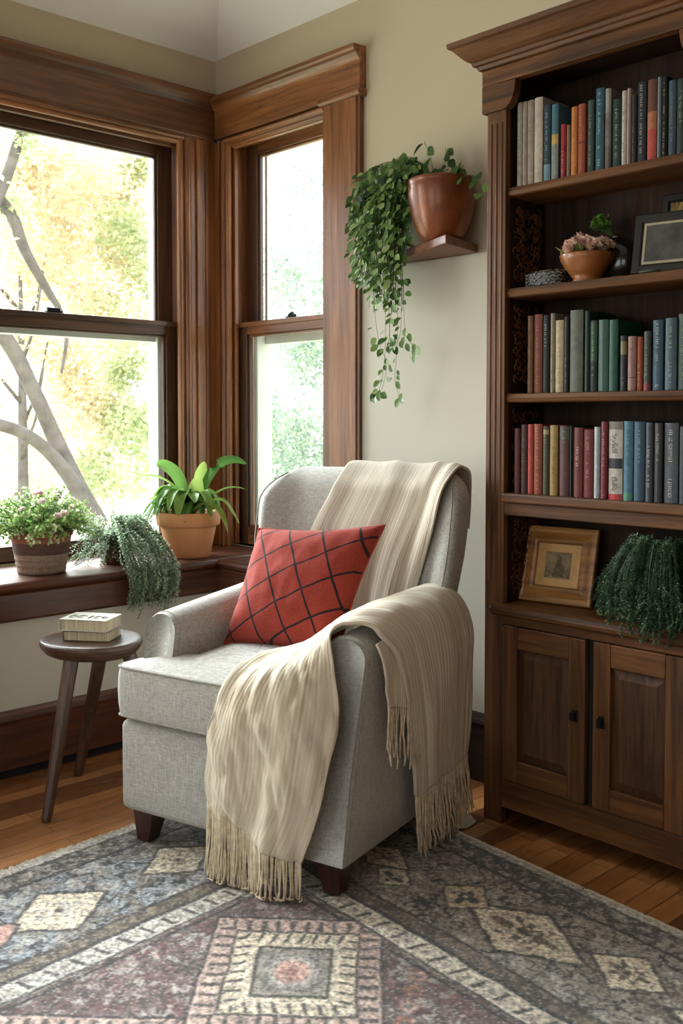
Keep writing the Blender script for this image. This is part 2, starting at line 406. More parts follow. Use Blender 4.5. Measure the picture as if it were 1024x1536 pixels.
# back window
w2 = empty('window_2', (.02, .284, .65)); w2['kind'] = 'structure'
j = MB(); j.box(BX0, BX0+.012, .262, .44, OZ0, 2.36).box(BX1-.012, BX1, .284, .44, OZ0, 2.36)
build('jamb', j, WT['z'], w2, bevel=.003)
j = MB(); j.box(BX0+.012, BX0+.028, .292, .312, OZ0, 2.36); j.tube([(BX0+.016, .268, .652), (BX0+.016, .268, 2.35)], .012, 12)
build('jamb_stop', j, WT['z'], w2, bevel=.003)
j = MB(); j.box(BX0+.012, BX1, .27, .44, 2.345, 2.36).box(BX0+.028, BX1, .284, .30, 2.325, 2.345).box(BX0, BX1, .284, .44, OZ0-.01, OZ0)
build('head_jamb', j, WT['x'], w2, bevel=.002)
sash(w2, 'x', BX0+.012, BX1-.012, 1.555, 2.348, .365, .395, .075, .045, .04, False, (WT['x'], WSA['z']))
sash(w2, 'x', BX0+.004, BX1-.004, OZ0, 1.598, .322, .352, .064, .05, .075, True, (WT['x'], WSA['z']))
m = MB(); xa, xb = BX0+.075, BX1-.07
m.box(xa, xa+.022, .356, .435, OZ0, 1.55).box(xb-.03, xb, .415, .435, OZ0, 1.55).box(xa+.022, xb-.03, .40, .435, 1.51, 1.55).box(xa+.022, xb-.03, .40, .435, OZ0, .72)
m.box(xa-.004, xa+.01, .42, .435, 1.55, 2.33)
build('storm_frame', m, M_white, w2, bevel=.002)
window_lock(w2, (.055, .338, 1.60), 'x')
# casings
c = MB(); c.box(-.372, BX0+.006, .268, .284, .652, 2.36).box(-.355, -.322, .258, .27, .652, 2.36); c.tube([(BX0-.012, .266, .652), (BX0-.012, .266, 2.36)], .014, 12)
build('casing', c, WT['z'], w2, bevel=.003)
c = MB(); c.box(BX1-.002, .506, .256, .284, .652, 2.372)
build('casing', c, WT['z'], w2, bevel=.003)
c = MB(); c.box(.506, .520, .262, .284, .4, 2.375)
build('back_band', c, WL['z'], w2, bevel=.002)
h = MB()
hp = [(.284, 2.372), (.252, 2.372), (.250, 2.392), (.250, 2.488), (.245, 2.492), (.240, 2.500), (.232, 2.510), (.222, 2.516), (.218, 2.524), (.218, 2.538), (.284, 2.541)]
h.prism(hp, 'x', -.34, .532)
h.prism([(.284, 2.362), (.246, 2.362), (.238, 2.370), (.238, 2.378), (.246, 2.386), (.284, 2.388)], 'x', BX1-.012, .536)
build('header', h, WT['x'], w2, bevel=.0012)
h = MB(); h.tube([(BX0, .262, 2.356), (BX1, .262, 2.356)], .010, 12); h.tube([(BX0, .280, 2.340), (BX1, .280, 2.340)], .010, 12)
build('head_moulding', h, WT['x'], w2)
# windows added unseen behind the camera as openings for fill lamps
for i, (xa, xb) in enumerate(((.6, 2.2), (2.9, 4.5))):
    w = empty('window_%d' % (5+i), ((xa+xb)/2, -5, .6)); w['kind'] = 'structure'
    f = MB(); f.box(xa, xa+.06, -5.1, -5.03, .6, 2.3).box(xb-.06, xb, -5.1, -5.03, .6, 2.3).box(xa+.06, xb-.06, -5.1, -5.03, 2.24, 2.3).box(xa+.06, xb-.06, -5.1, -5.03, .6, .66).box((xa+xb)/2-.02, (xa+xb)/2+.02, -5.09, -5.04, .66, 2.24)
    fo = build('frame', f, WT['z'], w, bevel=.003)
    build('pane', MB().box(xa+.05, xb-.05, -5.068, -5.064, .65, 2.25), M_glass, fo)

# ================================================================== FLOATING SHELF
sh = empty('wall_shelf', (.9, .276, 1.737))
tag(sh, 'small brown wooden wall shelf holding the copper pot, beside the bookcase', 'shelf')
pl = [(.74, .274), (.74, .215), (1.10, .062), (1.055, .274)]
build('board', MB().prism(pl, 'z', 1.737, 1.765), WSH['x'], sh, bevel=.003)

# ================================================================== BOOKCASE
BF = .03                     # front plane
bc = empty('bookcase', (1.62, .15, 0)); tag(bc, 'tall dark walnut bookcase with moulded crown and lower cupboard doors', 'bookcase')
XL, XR, XI, XO = 1.285, 1.995, 1.352, 1.925
BY = .225                    # back panel front
b = MB(); b.box(XL+.006, XL+.026, BF+.023, .272, .0, 2.185); build('side_panel', b, WB['z'], bc, bevel=.002)
b = MB(); b.box(XR-.026, XR-.006, BF+.023, .272, .0, 2.185); build('side_panel', b, WB['z'], bc, bevel=.002)
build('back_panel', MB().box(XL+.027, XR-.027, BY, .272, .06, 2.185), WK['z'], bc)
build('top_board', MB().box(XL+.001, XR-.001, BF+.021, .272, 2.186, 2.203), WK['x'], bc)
for sx, (a, b_) in ((1, (XL, XI)), (-1, (XO, XR))):
    m = MB(); m.box(a, b_, BF, BF+.022, .0, 2.115)
    for fx in (.22, .5, .78): x = a+(b_-a)*fx; m.tube([(x, BF+.002, .72), (x, BF+.002, 2.05)], .0055, 8)
    build('stile', m, WB['z'], bc, bevel=.004)
    # inner liner
    xi = XI if sx > 0 else XO
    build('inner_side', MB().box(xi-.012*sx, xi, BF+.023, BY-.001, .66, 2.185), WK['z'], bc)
# carved foliage panels on the inner sides: raised scrolls
Rc = random.Random(3)
for xi, sx in ((XI, 1), (XO, -1)):
    for z0, z1 in ((.67, .915), (.995, 1.24), (1.285, 1.54), (1.59, 1.83)):
        m = MB()
        n = 190
        for i in range(n):
            y = Rc.uniform(BF+.045, BY-.02); z = Rc.uniform(z0+.015, z1-.02); a0 = Rc.uniform(0, 6.28); tw = Rc.choice((-1, 1))*Rc.uniform(2.5, 5)
            r = Rc.uniform(.006, .014); pts = []
            for k in range(9):
                a = a0+tw*k/8; rr = r*(1-.6*k/8)
                pts.append((xi+sx*(.003), min(max(y+rr*math.cos(a)*2*.6, BF+.03), BY-.01), min(max(z+rr*math.sin(a), z0), z1)))
            m.tube(pts, [.0014+.0009*math.sin(k/8*PI) for k in range(9)], 4)
        build('carved_panel', m, WB['z'], bc, smooth=True)
SHZ = {'top': (1.862, 1.836), 'vase': (1.573, 1.545), 'third': (1.269, 1.243)}
for k, (zt, zb) in SHZ.items():
    build('shelf', MB().prism([(BF+.012, zb+.003), (BF+.008, (zt+zb)/2), (BF+.012, zt-.002), (BF+.018, zt), (BY-.001, zt), (BY-.001, zb), (BF+.018, zb)], 'x', XI+.0005, XO-.0005), WB['x'], bc)
build('shelf', MB().box(XI-.004, XO+.004, BF-.012, BF+.022, .953, .980).box(XI+.0005, XO-.0005, BF+.022, BY-.001, .955, .980), WB['x'], bc, bevel=.005)
build('shelf_rail', MB().box(XI-.002, XO+.002, BF+.002, BF+.022, .915, .9525), WB['x'], bc, bevel=.003)
# counter
build('counter', MB().prism([(BF-.014, .622), (BF-.026, .630), (BF-.028, .640), (BF-.020, .652), (BF-.01, .655), (BY-.001, .655), (BY-.001, .622)], 'x', XI-.03, XO+.03), WB['x'], bc, bevel=.002)
# frieze with arched brackets
f = MB(); f.box(XL-.012, XR+.012, BF-.012, BF+.02, 2.160, 2.205)
build('frieze', f, WB['x'], bc, bevel=.003)
arc = []
for i in range(11):
    a = PI/2*i/10; arc.append((XI+.034-.034*math.sin(a)-.0, 2.160-.075+.075*(1-math.cos(a))))
for side in (0, 1):
    pts = [(XL-.012, 2.160), (XL-.012, 2.082), (XI-.006, 2.082)]
    for i in range(13):
        a = PI/2*(1-i/12); pts.append((XI-.006+.046*math.cos(a)**.9, 2.158-.076*math.sin(a)))
    if side: pts = [(XL+XR-x, z) for x, z in pts]
    build('bracket', MB().prism(pts, 'y', BF-.012, BF+.018), WB['x'], bc, bevel=.002)
# crown, mitred at both ends
def crown(prof):
    m = MB(); n = len(prof); vs = []
    for (o, z) in prof:   # o = projection outwards
        vs += [(XL-.012-o, .272, z), (XL-.012-o, BF-.012-o, z), (XR+.012+o, BF-.012-o, z), (XR+.012+o, .272, z)]
    fs = [(i*4+k, i*4+k+1, (i+1)*4+k+1, (i+1)*4+k) for i in range(n-1) for k in range(3)]
    fs += [(3, 2, 1, 0), ((n-1)*4, (n-1)*4+1, (n-1)*4+2, (n-1)*4+3)]
    return m.add(vs, fs)
build('crown', crown([(0, 2.205), (.008, 2.207), (.012, 2.216), (.020, 2.219), (.022, 2.228), (.030, 2.232), (.040, 2.240), (.054, 2.256), (.064, 2.266), (.072, 2.270), (.074, 2.284), (0, 2.286)]), WB['x'], bc)
# cupboard
build('top_rail', MB().box(XI, XO, BF, BF+.022, .596, .621), WB['x'], bc, bevel=.002)
build('base_rail', MB().box(XI-.001, XO+.001, BF-.002, BF+.022, .052, .136), WB['x'], bc, bevel=.003)
build('centre_stop', MB().box(1.632, 1.662, BF+.016, BF+.03, .137, .595), M_dark, bc)
def cup_door(x0, x1, hx):
    d = MB(); z0, z1 = .138, .594; st = .052; yf, yb = BF-.006, BF+.014
    d.box(x0, x0+st, yf, yb, z0, z1); d.box(x1-st, x1, yf, yb, z0, z1)
    o = build('door', d, WB['z'], bc, bevel=.003)
    build('door_rail', MB().box(x0+st+.0005, x1-st-.0005, yf+.0005, yb, z0, z0+st+.012), WB['x'], o, bevel=.003)
    build('door_rail', MB().box(x0+st+.0005, x1-st-.0005, yf+.0005, yb, z1-st-.012, z1), WB['x'], o, bevel=.003)
    a0, a1, c0, c1 = x0+st-.002, x1-st+.002, z0+st+.010, z1-st-.010
    g = .028
    p = MB(); p.add([(a0, yf+.014, c0), (a1, yf+.014, c0), (a1, yf+.014, c1), (a0, yf+.014, c1),
                     (a0+g, yf+.004, c0+g), (a1-g, yf+.004, c0+g), (a1-g, yf+.004, c1-g), (a0+g, yf+.004, c1-g)],
                    [(0, 1, 5, 4), (1, 2, 6, 5), (2, 3, 7, 6), (3, 0, 4, 7), (4, 5, 6, 7)])
    build('door_panel', p, WD['z'], o)
    h = MB(); h.box(hx-.009, hx+.009, yf-.004, yf-.0002, .362, .396).box(hx-.007, hx+.007, yf-.018, yf-.004, .368, .390)
    build('handle', h, M_black, o, bevel=.003, label='black square metal pull')
cup_door(1.356, 1.634, 1.604); cup_door(1.660, 1.923, 1.688)
# ================================================================== BOOKS
_mc = {}
def cloth(c, rough=.55):
    k = (tuple(c), rough)
    if k not in _mc:
        t = NT('book_cloth_%d_%d_%d' % tuple(c)); v = t.coord('Object', rnd=True); n = t.noise(v, 60, 5, .7); n2 = t.noise(v, 9, 3)
        cc = S(c); g_ = sum(cc)/3; cc = tuple(x*.86+g_*.14 for x in cc)
        col = t.ramp(n, [(.3, tuple(x*.66 for x in cc)), (.7, tuple(min(1, x*.98) for x in cc))])
        col = t.mix(col, t.ramp(n2, [(.3, (.8, .78, .75)), (.6, (1, 1, 1))]), .7, 'MULTIPLY')
        t.set(Base_Color=col, Roughness=rough, Specular_IOR_Level=.4); t.bump(n, .1, .001); _mc[k] = t.m
    return _mc[k]
def pagesmat():
    t = NT('paper_pages'); n = t.noise(t.coord('Object', (420, 30, 4)), 1, 3)
    t.set(Base_Color=t.ramp(n, [(.3, S((150, 138, 112))), (.7, S((208, 196, 168)))]), Roughness=.9); return t.m
M_pages = pagesmat()
def marks(x0, x1, z0, z1, y, rnd, vertical=True, dens=.75):
    """rows of small unreadable strokes, running up the spine"""
    m = MB(); w = x1-x0
    if vertical:
        rows = max(1, int(w/.009)); rw = w/rows
        for r in range(rows):
            z = z0; xa = x0+r*rw+rw*.2; xb = x0+(r+1)*rw-rw*.2
            while z < z1:
                h = rnd.uniform(.002, .0045)
                if rnd.random() < dens:
                    k = rnd.random()
                    if k < .5: m.box(xa, xb, y-.0006, y, z, z+h*.4)
                    elif k < .8:
                        m.box(xa, xa+(xb-xa)*.3, y-.0006, y, z, z+h); m.box(xb-(xb-xa)*.3, xb, y-.0006, y, z, z+h*.5)
                    else: m.box(xa, xb, y-.0006, y, z, z+h*.25); m.box((xa+xb)/2, xb, y-.0006, y, z+h*.6, z+h*.8)
                z += h+.0014
                if rnd.random() < .06: z += .006
    else:
        z = z0
        while z < z1:
            x = x0
            while x < x1-.002:
                ww = rnd.uniform(.0015, .004)
                if rnd.random() < dens: m.box(x, min(x+ww, x1), y-.0006, y, z, z+.0022)
                x += ww+.001
            z += .0042
    return m
Rb = random.Random(11)
ORD = {}
def book_row(rowname, zb, rows, ys, group, grp_label):
    names = [r[5] for r in rows]
    for i, (pl_, pr_, pt, col, tcol, nm, deco) in enumerate(rows):
        yy = ys+Rb.uniform(0, .006) + deco.get('dy', 0)
        pm = (pl_+pr_)/2
        x0 = ony(pl_, 500, yy).x+.0006; x1 = ony(pr_, 500, yy).x-.0006; zt = ony(pm, pt, yy).z
        dp = min(BY-.006-yy, deco.get('depth', Rb.uniform(.125, .15)))
        xm = (x0+x1)/2; w = x1-x0
        e = empty('book', (xm, yy, zb+.0004))
        L = names[i-1] if i else None; N = names[i+1] if i+1 < len(rows) else None
        lab = deco.get('label')
        if not lab:
            if L and N: lab = '%s book on the %s shelf between the %s and %s ones' % (nm, rowname, L, N)
            elif N: lab = '%s book at the left end of the %s shelf' % (nm, rowname)
            else: lab = '%s book at the right end of the %s shelf' % (nm, rowname)
            if len(lab.split()) > 16: sh_ = lambda q: q.split(' with ')[0].split(' and ')[0]; lab = '%s book on the %s shelf between %s and %s' % (nm, rowname, sh_(L), sh_(N))
            if len(lab.split()) > 16: lab = '%s book right of the %s on the %s shelf' % (nm, sh_(L), rowname)
        tag(e, lab, 'book', group)
        H = zt-zb; th = .0022
        def Y(y): return yy+y
        # cover: rounded spine and two boards
        c = MB(); seg = 6; prof = []
        for k in range(seg+1):
            a = -1+2*k/seg; prof.append((xm+a*w/2, Y(.0045*a*a)))
        outer = prof + [(x1, Y(dp)), (x1-th, Y(dp)), (x1-th, Y(.008))] + [(x0+th, Y(.008)), (x0+th, Y(dp)), (x0, Y(dp))]
        c.prism(outer, 'z', zb+.0006, zt)
        cv = build('cover', c, cloth(col, .38 if deco.get('gloss') else .6), e, bevel=.0006, seg=1)
        build('pages', MB().box(x0+th+.0002, x1-th-.0002, Y(.0085), Y(dp-.003), zb+.0035, zt-.003), M_pages, e)
        ys_ = Y(.0002)
        bd = deco.get('band', [])
        for (f0, f1, bc_) in bd:
            m = MB(); m.prism([(x0+.0006, Y(.0038)), (xm-w*.25, Y(.0006)), (xm, Y(-.0005)), (xm+w*.25, Y(.0006)), (x1-.0006, Y(.0038)), (x1-.0006, Y(.0055)), (x0+.0006, Y(.0055))], 'z', zb+H*f0, zb+H*f1)
            build('spine_band', m, cloth(bc_), cv)
        if tcol:
            for (f0, f1) in deco.get('txt', [(.12, .85)]):
                m = marks(x0+w*.30, x1-w*.28, zb+H*f0, zb+H*f1, Y(-.0003), Rb, deco.get('vert', True), deco.get('dens', .62))
                if m.v: build('spine_lettering', m, cloth(tcol), cv)
        for k in deco.get('ribs', []):
            build('raised_band', MB().tube([(x0+.001, Y(.002), zb+H*k), (xm, Y(-.001), zb+H*k), (x1-.001, Y(.002), zb+H*k)], .0014, 6), cloth(col), cv)
        ax = deco.get('lean')
        if ax: e.rotation_euler = (0, math.radians(ax), 0)
def row_px(scale, ox, oy, rows):
    return [(ox+a*scale, ox+b*scale, oy+t*scale, c, tc, n, d) for a, b, t, c, tc, n, d in rows]
G = (198, 176, 104); Wt = (215, 212, 205); DKT = (60, 56, 50)
top = row_px(.2578, 760, 110, [
    (46, 77, 172, (172, 160, 142), (122, 112, 98), 'beige', {'dens': .4}),
    (78, 105, 166, (170, 158, 140), (122, 112, 98), 'greyish beige', {'dens': .35, 'txt': [(.45, .75)]}),
    (106, 143, 158, (166, 152, 134), (118, 108, 94), 'taupe', {'dens': .3}),
    (145, 194, 142, (196, 186, 166), None, 'tall cream', {}),
    (200, 241, 184, (40, 66, 76), (150, 182, 190), 'navy with pale lettering', {'band': [(0, .22, (104, 146, 166))], 'txt': [(.25, .9)]}),
    (244, 286, 181, (62, 112, 130), None, 'teal and grey', {'band': [(0, .47, (134, 142, 140)), (.47, .60, (206, 170, 72))]}),
    (298, 330, 298, (168, 26, 34), (220, 150, 140), 'short bright red', {'gloss': 1, 'txt': [(.08, .5)]}),
    (333, 355, 302, (150, 130, 98), None, 'short tan', {}),
    (358, 394, 196, (206, 122, 34), (150, 80, 20), 'orange', {'dens': .3}),
    (397, 440, 180, (162, 72, 38), (206, 130, 90), 'rust red', {'band': [(.44, .455, (100, 40, 24))], 'txt': [(.5, .92)]}),
    (452, 490, 158, (62, 82, 76), (150, 160, 140), 'grey-green', {'txt': [(.1, .4), (.5, .8)]}),
    (499, 548, 88, (44, 92, 108), (190, 212, 214), 'tall teal', {'txt': [(.03, .3), (.4, .7), (.8, .95)]}),
    (552, 588, 92, (126, 126, 116), (150, 44, 36), 'grey with red emblem', {'band': [(.70, 1, (158, 160, 150)), (0, .28, (120, 106, 90))], 'txt': [(.5, .62)]}),
    (598, 646, 152, (26, 58, 50), (166, 186, 160), 'dark green', {}),
    (649, 677, 104, (206, 200, 190), (90, 80, 76), 'white paperback', {'dens': .4}),
    (679, 701, 90, (190, 168, 152), None, 'pinkish cream', {}),
    (704, 736, 130, (50, 46, 44), (110, 104, 96), 'charcoal', {'dens': .3}),
    (739, 791, 52, (40, 46, 58), (196, 190, 166), 'black with white title', {'txt': [(.12, .3), (.34, .95)], 'dens': .85}),
    (796, 852, 38, (110, 62, 40), (214, 150, 80), 'tall brown and orange', {'band': [(0, .38, (196, 60, 40)), (.38, .60, (176, 106, 56))], 'txt': [(.42, .55)]}),
    (854, 876, 25, (130, 154, 166), None, 'pale blue', {}),
    (879, 913, 22, (26, 24, 22), G, 'slim black with gold title', {'txt': [(.05, .45), (.55, .95)]}),
    (917, 964, 44, (62, 82, 98), (130, 146, 150), 'slate blue', {'dens': .5}),
    (966, 1018, 34, (44, 60, 58), (178, 176, 120), 'dark green gilt', {'txt': [(.35, .85)]}),
    (1022, 1074, 60, (90, 110, 126), None, 'blue-grey', {}),
    (1077, 1130, 40, (96, 50, 36), G, 'brown leather', {}),
])
book_row('top', SHZ['top'][0], top, BF+.022, 'books on the top shelf', '')
third = row_px(.248, 770, 450, [
    (80, 113, 95, (122, 82, 46), (60, 40, 24), 'brown', {'dens': .3}),
    (118, 170, 86, (134, 66, 38), (184, 120, 80), 'russet', {'dens': .35}),
    (173, 213, 92, (26, 28, 32), (190, 190, 186), 'black', {'txt': [(.55, .9)]}),
    (218, 246, 80, (158, 146, 120), (110, 96, 70), 'tall sand', {'dens': .3}),
    (248, 299, 122, (190, 172, 132), (140, 122, 88), 'cream', {'dens': .4}),
    (302, 331, 100, (42, 40, 38), (150, 150, 146), 'dark grey', {'txt': [(.1, .45)]}),
    (336, 416, 60, (96, 102, 86), (70, 76, 62), 'thick grey-green', {'dens': .4, 'txt': [(.5, .85)]}),
    (427, 455, 66, (38, 66, 60), None, 'deep green', {}),
    (457, 503, 122, (30, 44, 44), (146, 176, 120), 'black with green title', {'band': [(.42, .97, (46, 88, 62))], 'txt': [(.45, .95), (.2, .35)]}),
    (507, 571, 118, (10, 78, 62), None, 'emerald', {'gloss': 1}),
    (573, 628, 118, (18, 84, 68), None, 'emerald cloth', {'label': 'emerald green cloth book on the third shelf, right one of the emerald pair'}),
    (641, 683, 216, (24, 28, 34), (176, 160, 92), 'short black and gold', {'band': [(.66, .9, (122, 112, 56))], 'txt': [(.04, .25)]}),
    (686, 738, 219, (156, 112, 104), (120, 70, 66), 'short dusty pink', {'band': [(.24, .255, (80, 50, 46))], 'dens': .4}),
    (741, 778, 222, (178, 84, 36), (220, 190, 150), 'short orange', {'txt': [(.1, .5)]}),
    (783, 828, 188, (58, 66, 60), (150, 140, 90), 'dark olive', {'band': [(0, .12, (140, 30, 50))]}),
    (837, 901, 120, (52, 88, 112), (186, 200, 200), 'steel blue', {'txt': [(.4, .95), (.05, .12)]}),
    (912, 984, 108, (66, 92, 104), (170, 186, 188), 'grey-blue', {'txt': [(.05, .4), (.55, .9)]}),
    (992, 1060, 82, (62, 86, 74), (150, 166, 110), 'moss green', {}),
    (1064, 1112, 100, (60, 44, 36), G, 'umber', {}),
])
book_row('third', SHZ['third'][0], third, BF+.024, 'books on the third shelf', '')
fourth = row_px(.248, 770, 620, [
    (4, 40, 90, (92, 28, 24), None, 'dark crimson', {}),
    (44, 84, 68, (74, 38, 32), (130, 100, 80), 'maroon brown', {'dens': .3}),
    (86, 121, 66, (186, 56, 36), (120, 24, 20), 'vermilion', {'txt': [(.6, .95)], 'dens': .4}),
    (123, 174, 64, (148, 64, 30), (202, 140, 60), 'copper red', {'txt': [(.08, .55), (.65, .95)]}),
    (178, 216, 78, (70, 68, 44), (150, 140, 90), 'olive', {'txt': [(.75, .9)], 'band': [(.88, .95, (160, 150, 100))]}),
    (219, 269, 72, (164, 132, 66), (96, 70, 30), 'mustard', {'dens': .3}),
    (279, 340, 75, (86, 38, 34), (170, 150, 120), 'oxblood', {'txt': [(.7, .95)], 'band': [(.8, .97, (60, 62, 48))], 'dens': .5}),
    (343, 360, 76, (26, 52, 46), None, 'thin dark green', {}),
    (363, 421, 86, (116, 46, 38), (214, 204, 190), 'brick red', {'txt': [(.45, .72)], 'dens': .9}),
    (424, 486, 98, (120, 38, 34), (204, 150, 130), 'wine red', {'txt': [(.3, .9)], 'dens': .6}),
    (489, 526, 82, (172, 184, 186), None, 'pale grey', {}),
    (530, 571, 50, (122, 26, 40), (206, 150, 150), 'crimson', {'txt': [(.05, .3), (.4, .85)]}),
    (577, 664, 50, (200, 196, 184), (74, 66, 66), 'thick white', {'band': [(.0, .075, (196, 20, 40)), (.9, 1, (130, 128, 114)), (.40, .53, (46, 40, 56))], 'txt': [(.6, .86), (.12, .3)], 'vert': False, 'dens': .7,
                       'label': 'thick white book with red foot and dark square on the fourth shelf'}),
    (668, 727, 48, (66, 116, 138), (34, 74, 108), 'light blue', {'txt': [(.1, .9)], 'band': [(.0, .1, (66, 140, 106))], 'dens': .5}),
    (731, 799, 50, (42, 78, 104), (140, 176, 160), 'marine blue', {'txt': [(.4, .9)], 'dens': .5}),
    (802, 849, 55, (62, 66, 74), (206, 206, 206), 'slate grey', {'txt': [(.4, .7), (.15, .35)]}),
    (852, 908, 58, (20, 20, 22), (190, 186, 180), 'black glossy', {'txt': [(.5, .97)], 'gloss': 1, 'dens': .5}),
    (914, 1002, 58, (84, 90, 98), (206, 208, 210), 'thick grey', {'txt': [(.5, .92), (.08, .3)], 'dens': .75,
                        'label': 'thick grey book with white lettering on the fourth shelf'}),
    (1008, 1070, 80, (40, 44, 52), None, 'midnight', {}),
    (1074, 1120, 60, (110, 40, 34), G, 'garnet', {}),
])
book_row('fourth', .980, fourth, BF+.008, 'books on the fourth shelf', '')

# ================================================================== THINGS ON THE BOOKCASE
ZV = SHZ['vase'][0]
# copper bowl of dried flowers
cb_ = ony(880, 412, .115); cbx, cby = cb_.x, .115
M_clay = plain('ochre_glazed_clay', (150, 92, 46), .4, var=.2, scale=20, coat=.3)
e = empty('flower_bowl', (cbx, cby, ZV)); tag(e, 'small ochre footed clay bowl full of pale pink dried flowers', 'flower bowl')
bp = [(.0, 0), (.040, .0), (.042, .006), (.037, .011), (.046, .024), (.060, .042), (.072, .062), (.076, .076), (.074, .080), (.068, .074), (.0, .066)]
build('bowl', MB().lathe(bp, (cbx, cby, ZV+.0005), 40), M_clay, e, smooth=True)
M_petal = leafmat('dried_petals', [(176, 136, 118), (216, 178, 158), (232, 206, 182)], .15, .8)
M_green = leafmat('muted_green_leaves', [(48, 66, 34), (84, 106, 52), (120, 138, 70)], .2, .6)
Rf = random.Random(5)
def blossom(m, c, r, rnd, n=46):
    c = Vector(c)
    for i in range(n):
        th = rnd.uniform(0, 2*PI); ph = math.acos(rnd.uniform(-.1, 1))
        d = Vector((math.sin(ph)*math.cos(th), math.sin(ph)*math.sin(th), math.cos(ph)))
        q_ = rnd.uniform(.0, .55); m.leaf(c+d*r*q_*.6, d+Vector((rnd.uniform(-.4, .4), rnd.uniform(-.4, .4), rnd.uniform(-.2, .4))), d.orthogonal(), r*.62, r*.60, t=rnd.random(), droop=.1, fold=.35)
for i, (a, rr, z) in enumerate([(0, 0, .098), (.4, .042, .092), (1.3, .045, .09), (2.3, .048, .098), (3.3, .05, .088), (4.2, .048, .086), (5.2, .045, .090), (3.0, .066, .076), (4.6, .064, .076), (5.6, .060, .08), (.1, .062, .082), (2.6, .05, .115)]):
    m = MB(); blossom(m, (cbx+rr*math.cos(a), cby+rr*math.sin(a), ZV+z+.012), .032, Rf)
    build('blossom', m, M_petal, e, smooth=True)
m = MB()
for i in range(26):
    a = Rf.uniform(0, 6.28); r = Rf.uniform(.02, .07)
    m.leaf((cbx+r*math.cos(a), cby+r*math.sin(a), ZV+.08), (math.cos(a), math.sin(a), .8), (0, 0, 1), .03, .014, t=Rf.random())
build('leaves', m, M_green, e)
# round dark vase behind with a green sprig
vx, vy = cbx+.050, .178
e = empty('round_vase', (vx, vy, ZV)); tag(e, 'dark round bottle vase with a green sprig behind the flower bowl', 'vase')
M_dvase = plain('dark_glaze', (34, 28, 26), .25, coat=.5)
vp = [(0, 0), (.026, 0), (.028, .004)]+[(.010+.050*math.sin(PI*(k+.8)/11), .008+.118*(1-math.cos(PI*(k+.5)/11))/2) for k in range(11)]+[(.012, .130), (.014, .134), (.009, .133), (0, .130)]
build('body', MB().lathe(vp, (vx, vy, ZV+.0005), 36, sy=.52), M_dvase, e, smooth=True)
m = MB()
for i in range(170):
    a = Rf.uniform(0, 6.28); b_ = Rf.uniform(-.3, 1.5); r = .032*Rf.random()**.4
    p = Vector((vx-.040+r*math.cos(a)*math.cos(b_), vy-.014+r*math.sin(a)*math.cos(b_)*.7, ZV+.160+r*math.sin(b_)*1.0))
    m.leaf(p, (Rf.uniform(-1, 1), Rf.uniform(-1, 1), Rf.uniform(-.2, 1)), (Rf.uniform(-1, 1), Rf.uniform(-1, 1), .6), .013, .009, t=Rf.random())
for i in range(9):
    a = i*.7; m.tube([(vx-.002, vy, ZV+.128), (vx-.040+.02*math.cos(a), vy-.012+.012*math.sin(a), ZV+.168)], .0011, 5, t=.2)
build('sprig', m, leafmat('fresh_sprig', [(46, 84, 30), (86, 130, 48), (130, 170, 76)], .3), e)
# beaded basket
bx_ = ony(822, 408, .10).x
e = empty('beaded_box', (bx_, .10, ZV)); tag(e, 'low black and silver woven bead box left of the flower bowl', 'box')
M_bead = plain('pewter_bead', (128, 128, 120), .35, .5, var=.4, scale=90)
M_bk = plain('black_lacquer', (20, 19, 19), .4)
bw, bd_, bh = .062, .04, .042
prb = [(bx_+bw*math.copysign(abs(math.cos(a))**.6, math.cos(a)), .10+bd_*math.copysign(abs(math.sin(a))**.6, math.sin(a))) for a in [2*PI*i/28 for i in range(28)]]
build('body', MB().prism(prb, 'z', ZV+.0005, ZV+bh-.002), M_bk, e, bevel=.003)
m = MB()
for j in range(4):
    for i in range(28):
        a = 2*PI*(i+.5*(j % 2))/28
        px_ = bx_+(bw+.001)*math.copysign(abs(math.cos(a))**.6, math.cos(a)); py_ = .10+(bd_+.001)*math.copysign(abs(math.sin(a))**.6, math.sin(a))
        z = ZV+.005+j*.0095; dz = .006*(1 if (i+j) % 2 else -1)
        tx, ty = -math.sin(a), math.cos(a)
        m.tube([(px_-tx*.006, py_-ty*.006, z-dz*.5), (px_+tx*.001, py_+ty*.001, z), (px_+tx*.006, py_+ty*.006, z+dz*.5)], [.0012, .0026, .0012], 6)
for i in range(70):
    a = Rf.uniform(0, 6.28); r = Rf.random()**.5*.85; q = Rf.uniform(0, 3)
    x, y = bx_+bw*r*math.cos(a), .10+bd_*r*math.sin(a)
    m.tube([(x-.006*math.cos(q), y-.006*math.sin(q), ZV+bh), (x, y, ZV+bh+.001), (x+.006*math.cos(q), y+.006*math.sin(q), ZV+bh)], [.0012, .0026, .0012], 6)
build('beadwork', m, M_bead, e, smooth=True)
# flat river stones
def stone(px, w, d_, h, y, lab):
    x = ony(px, 405, y).x; e_ = MB(); prof = [(0, 0), (.6, .02), (.92, .25), (1, .5), (.9, .78), (.55, .97), (0, 1)]
    e_.lathe([(r, z*h) for r, z in prof], (x, y, ZV+.0005), 28, sx=w, sy=d_)
    o = build('pebble', e_, plain('stone_'+str(px), (64, 70, 60), .6, var=.2, scale=30), origin=(x, y, ZV), smooth=True); tag(o, lab, 'stone', None)
stone(927, .032, .022, .020, .17, 'flat grey-green stone on the shelf right of the flower bowl')
stone(974, .030, .02, .010, .070, 'thin brownish flat stone in front of the black photo frame')

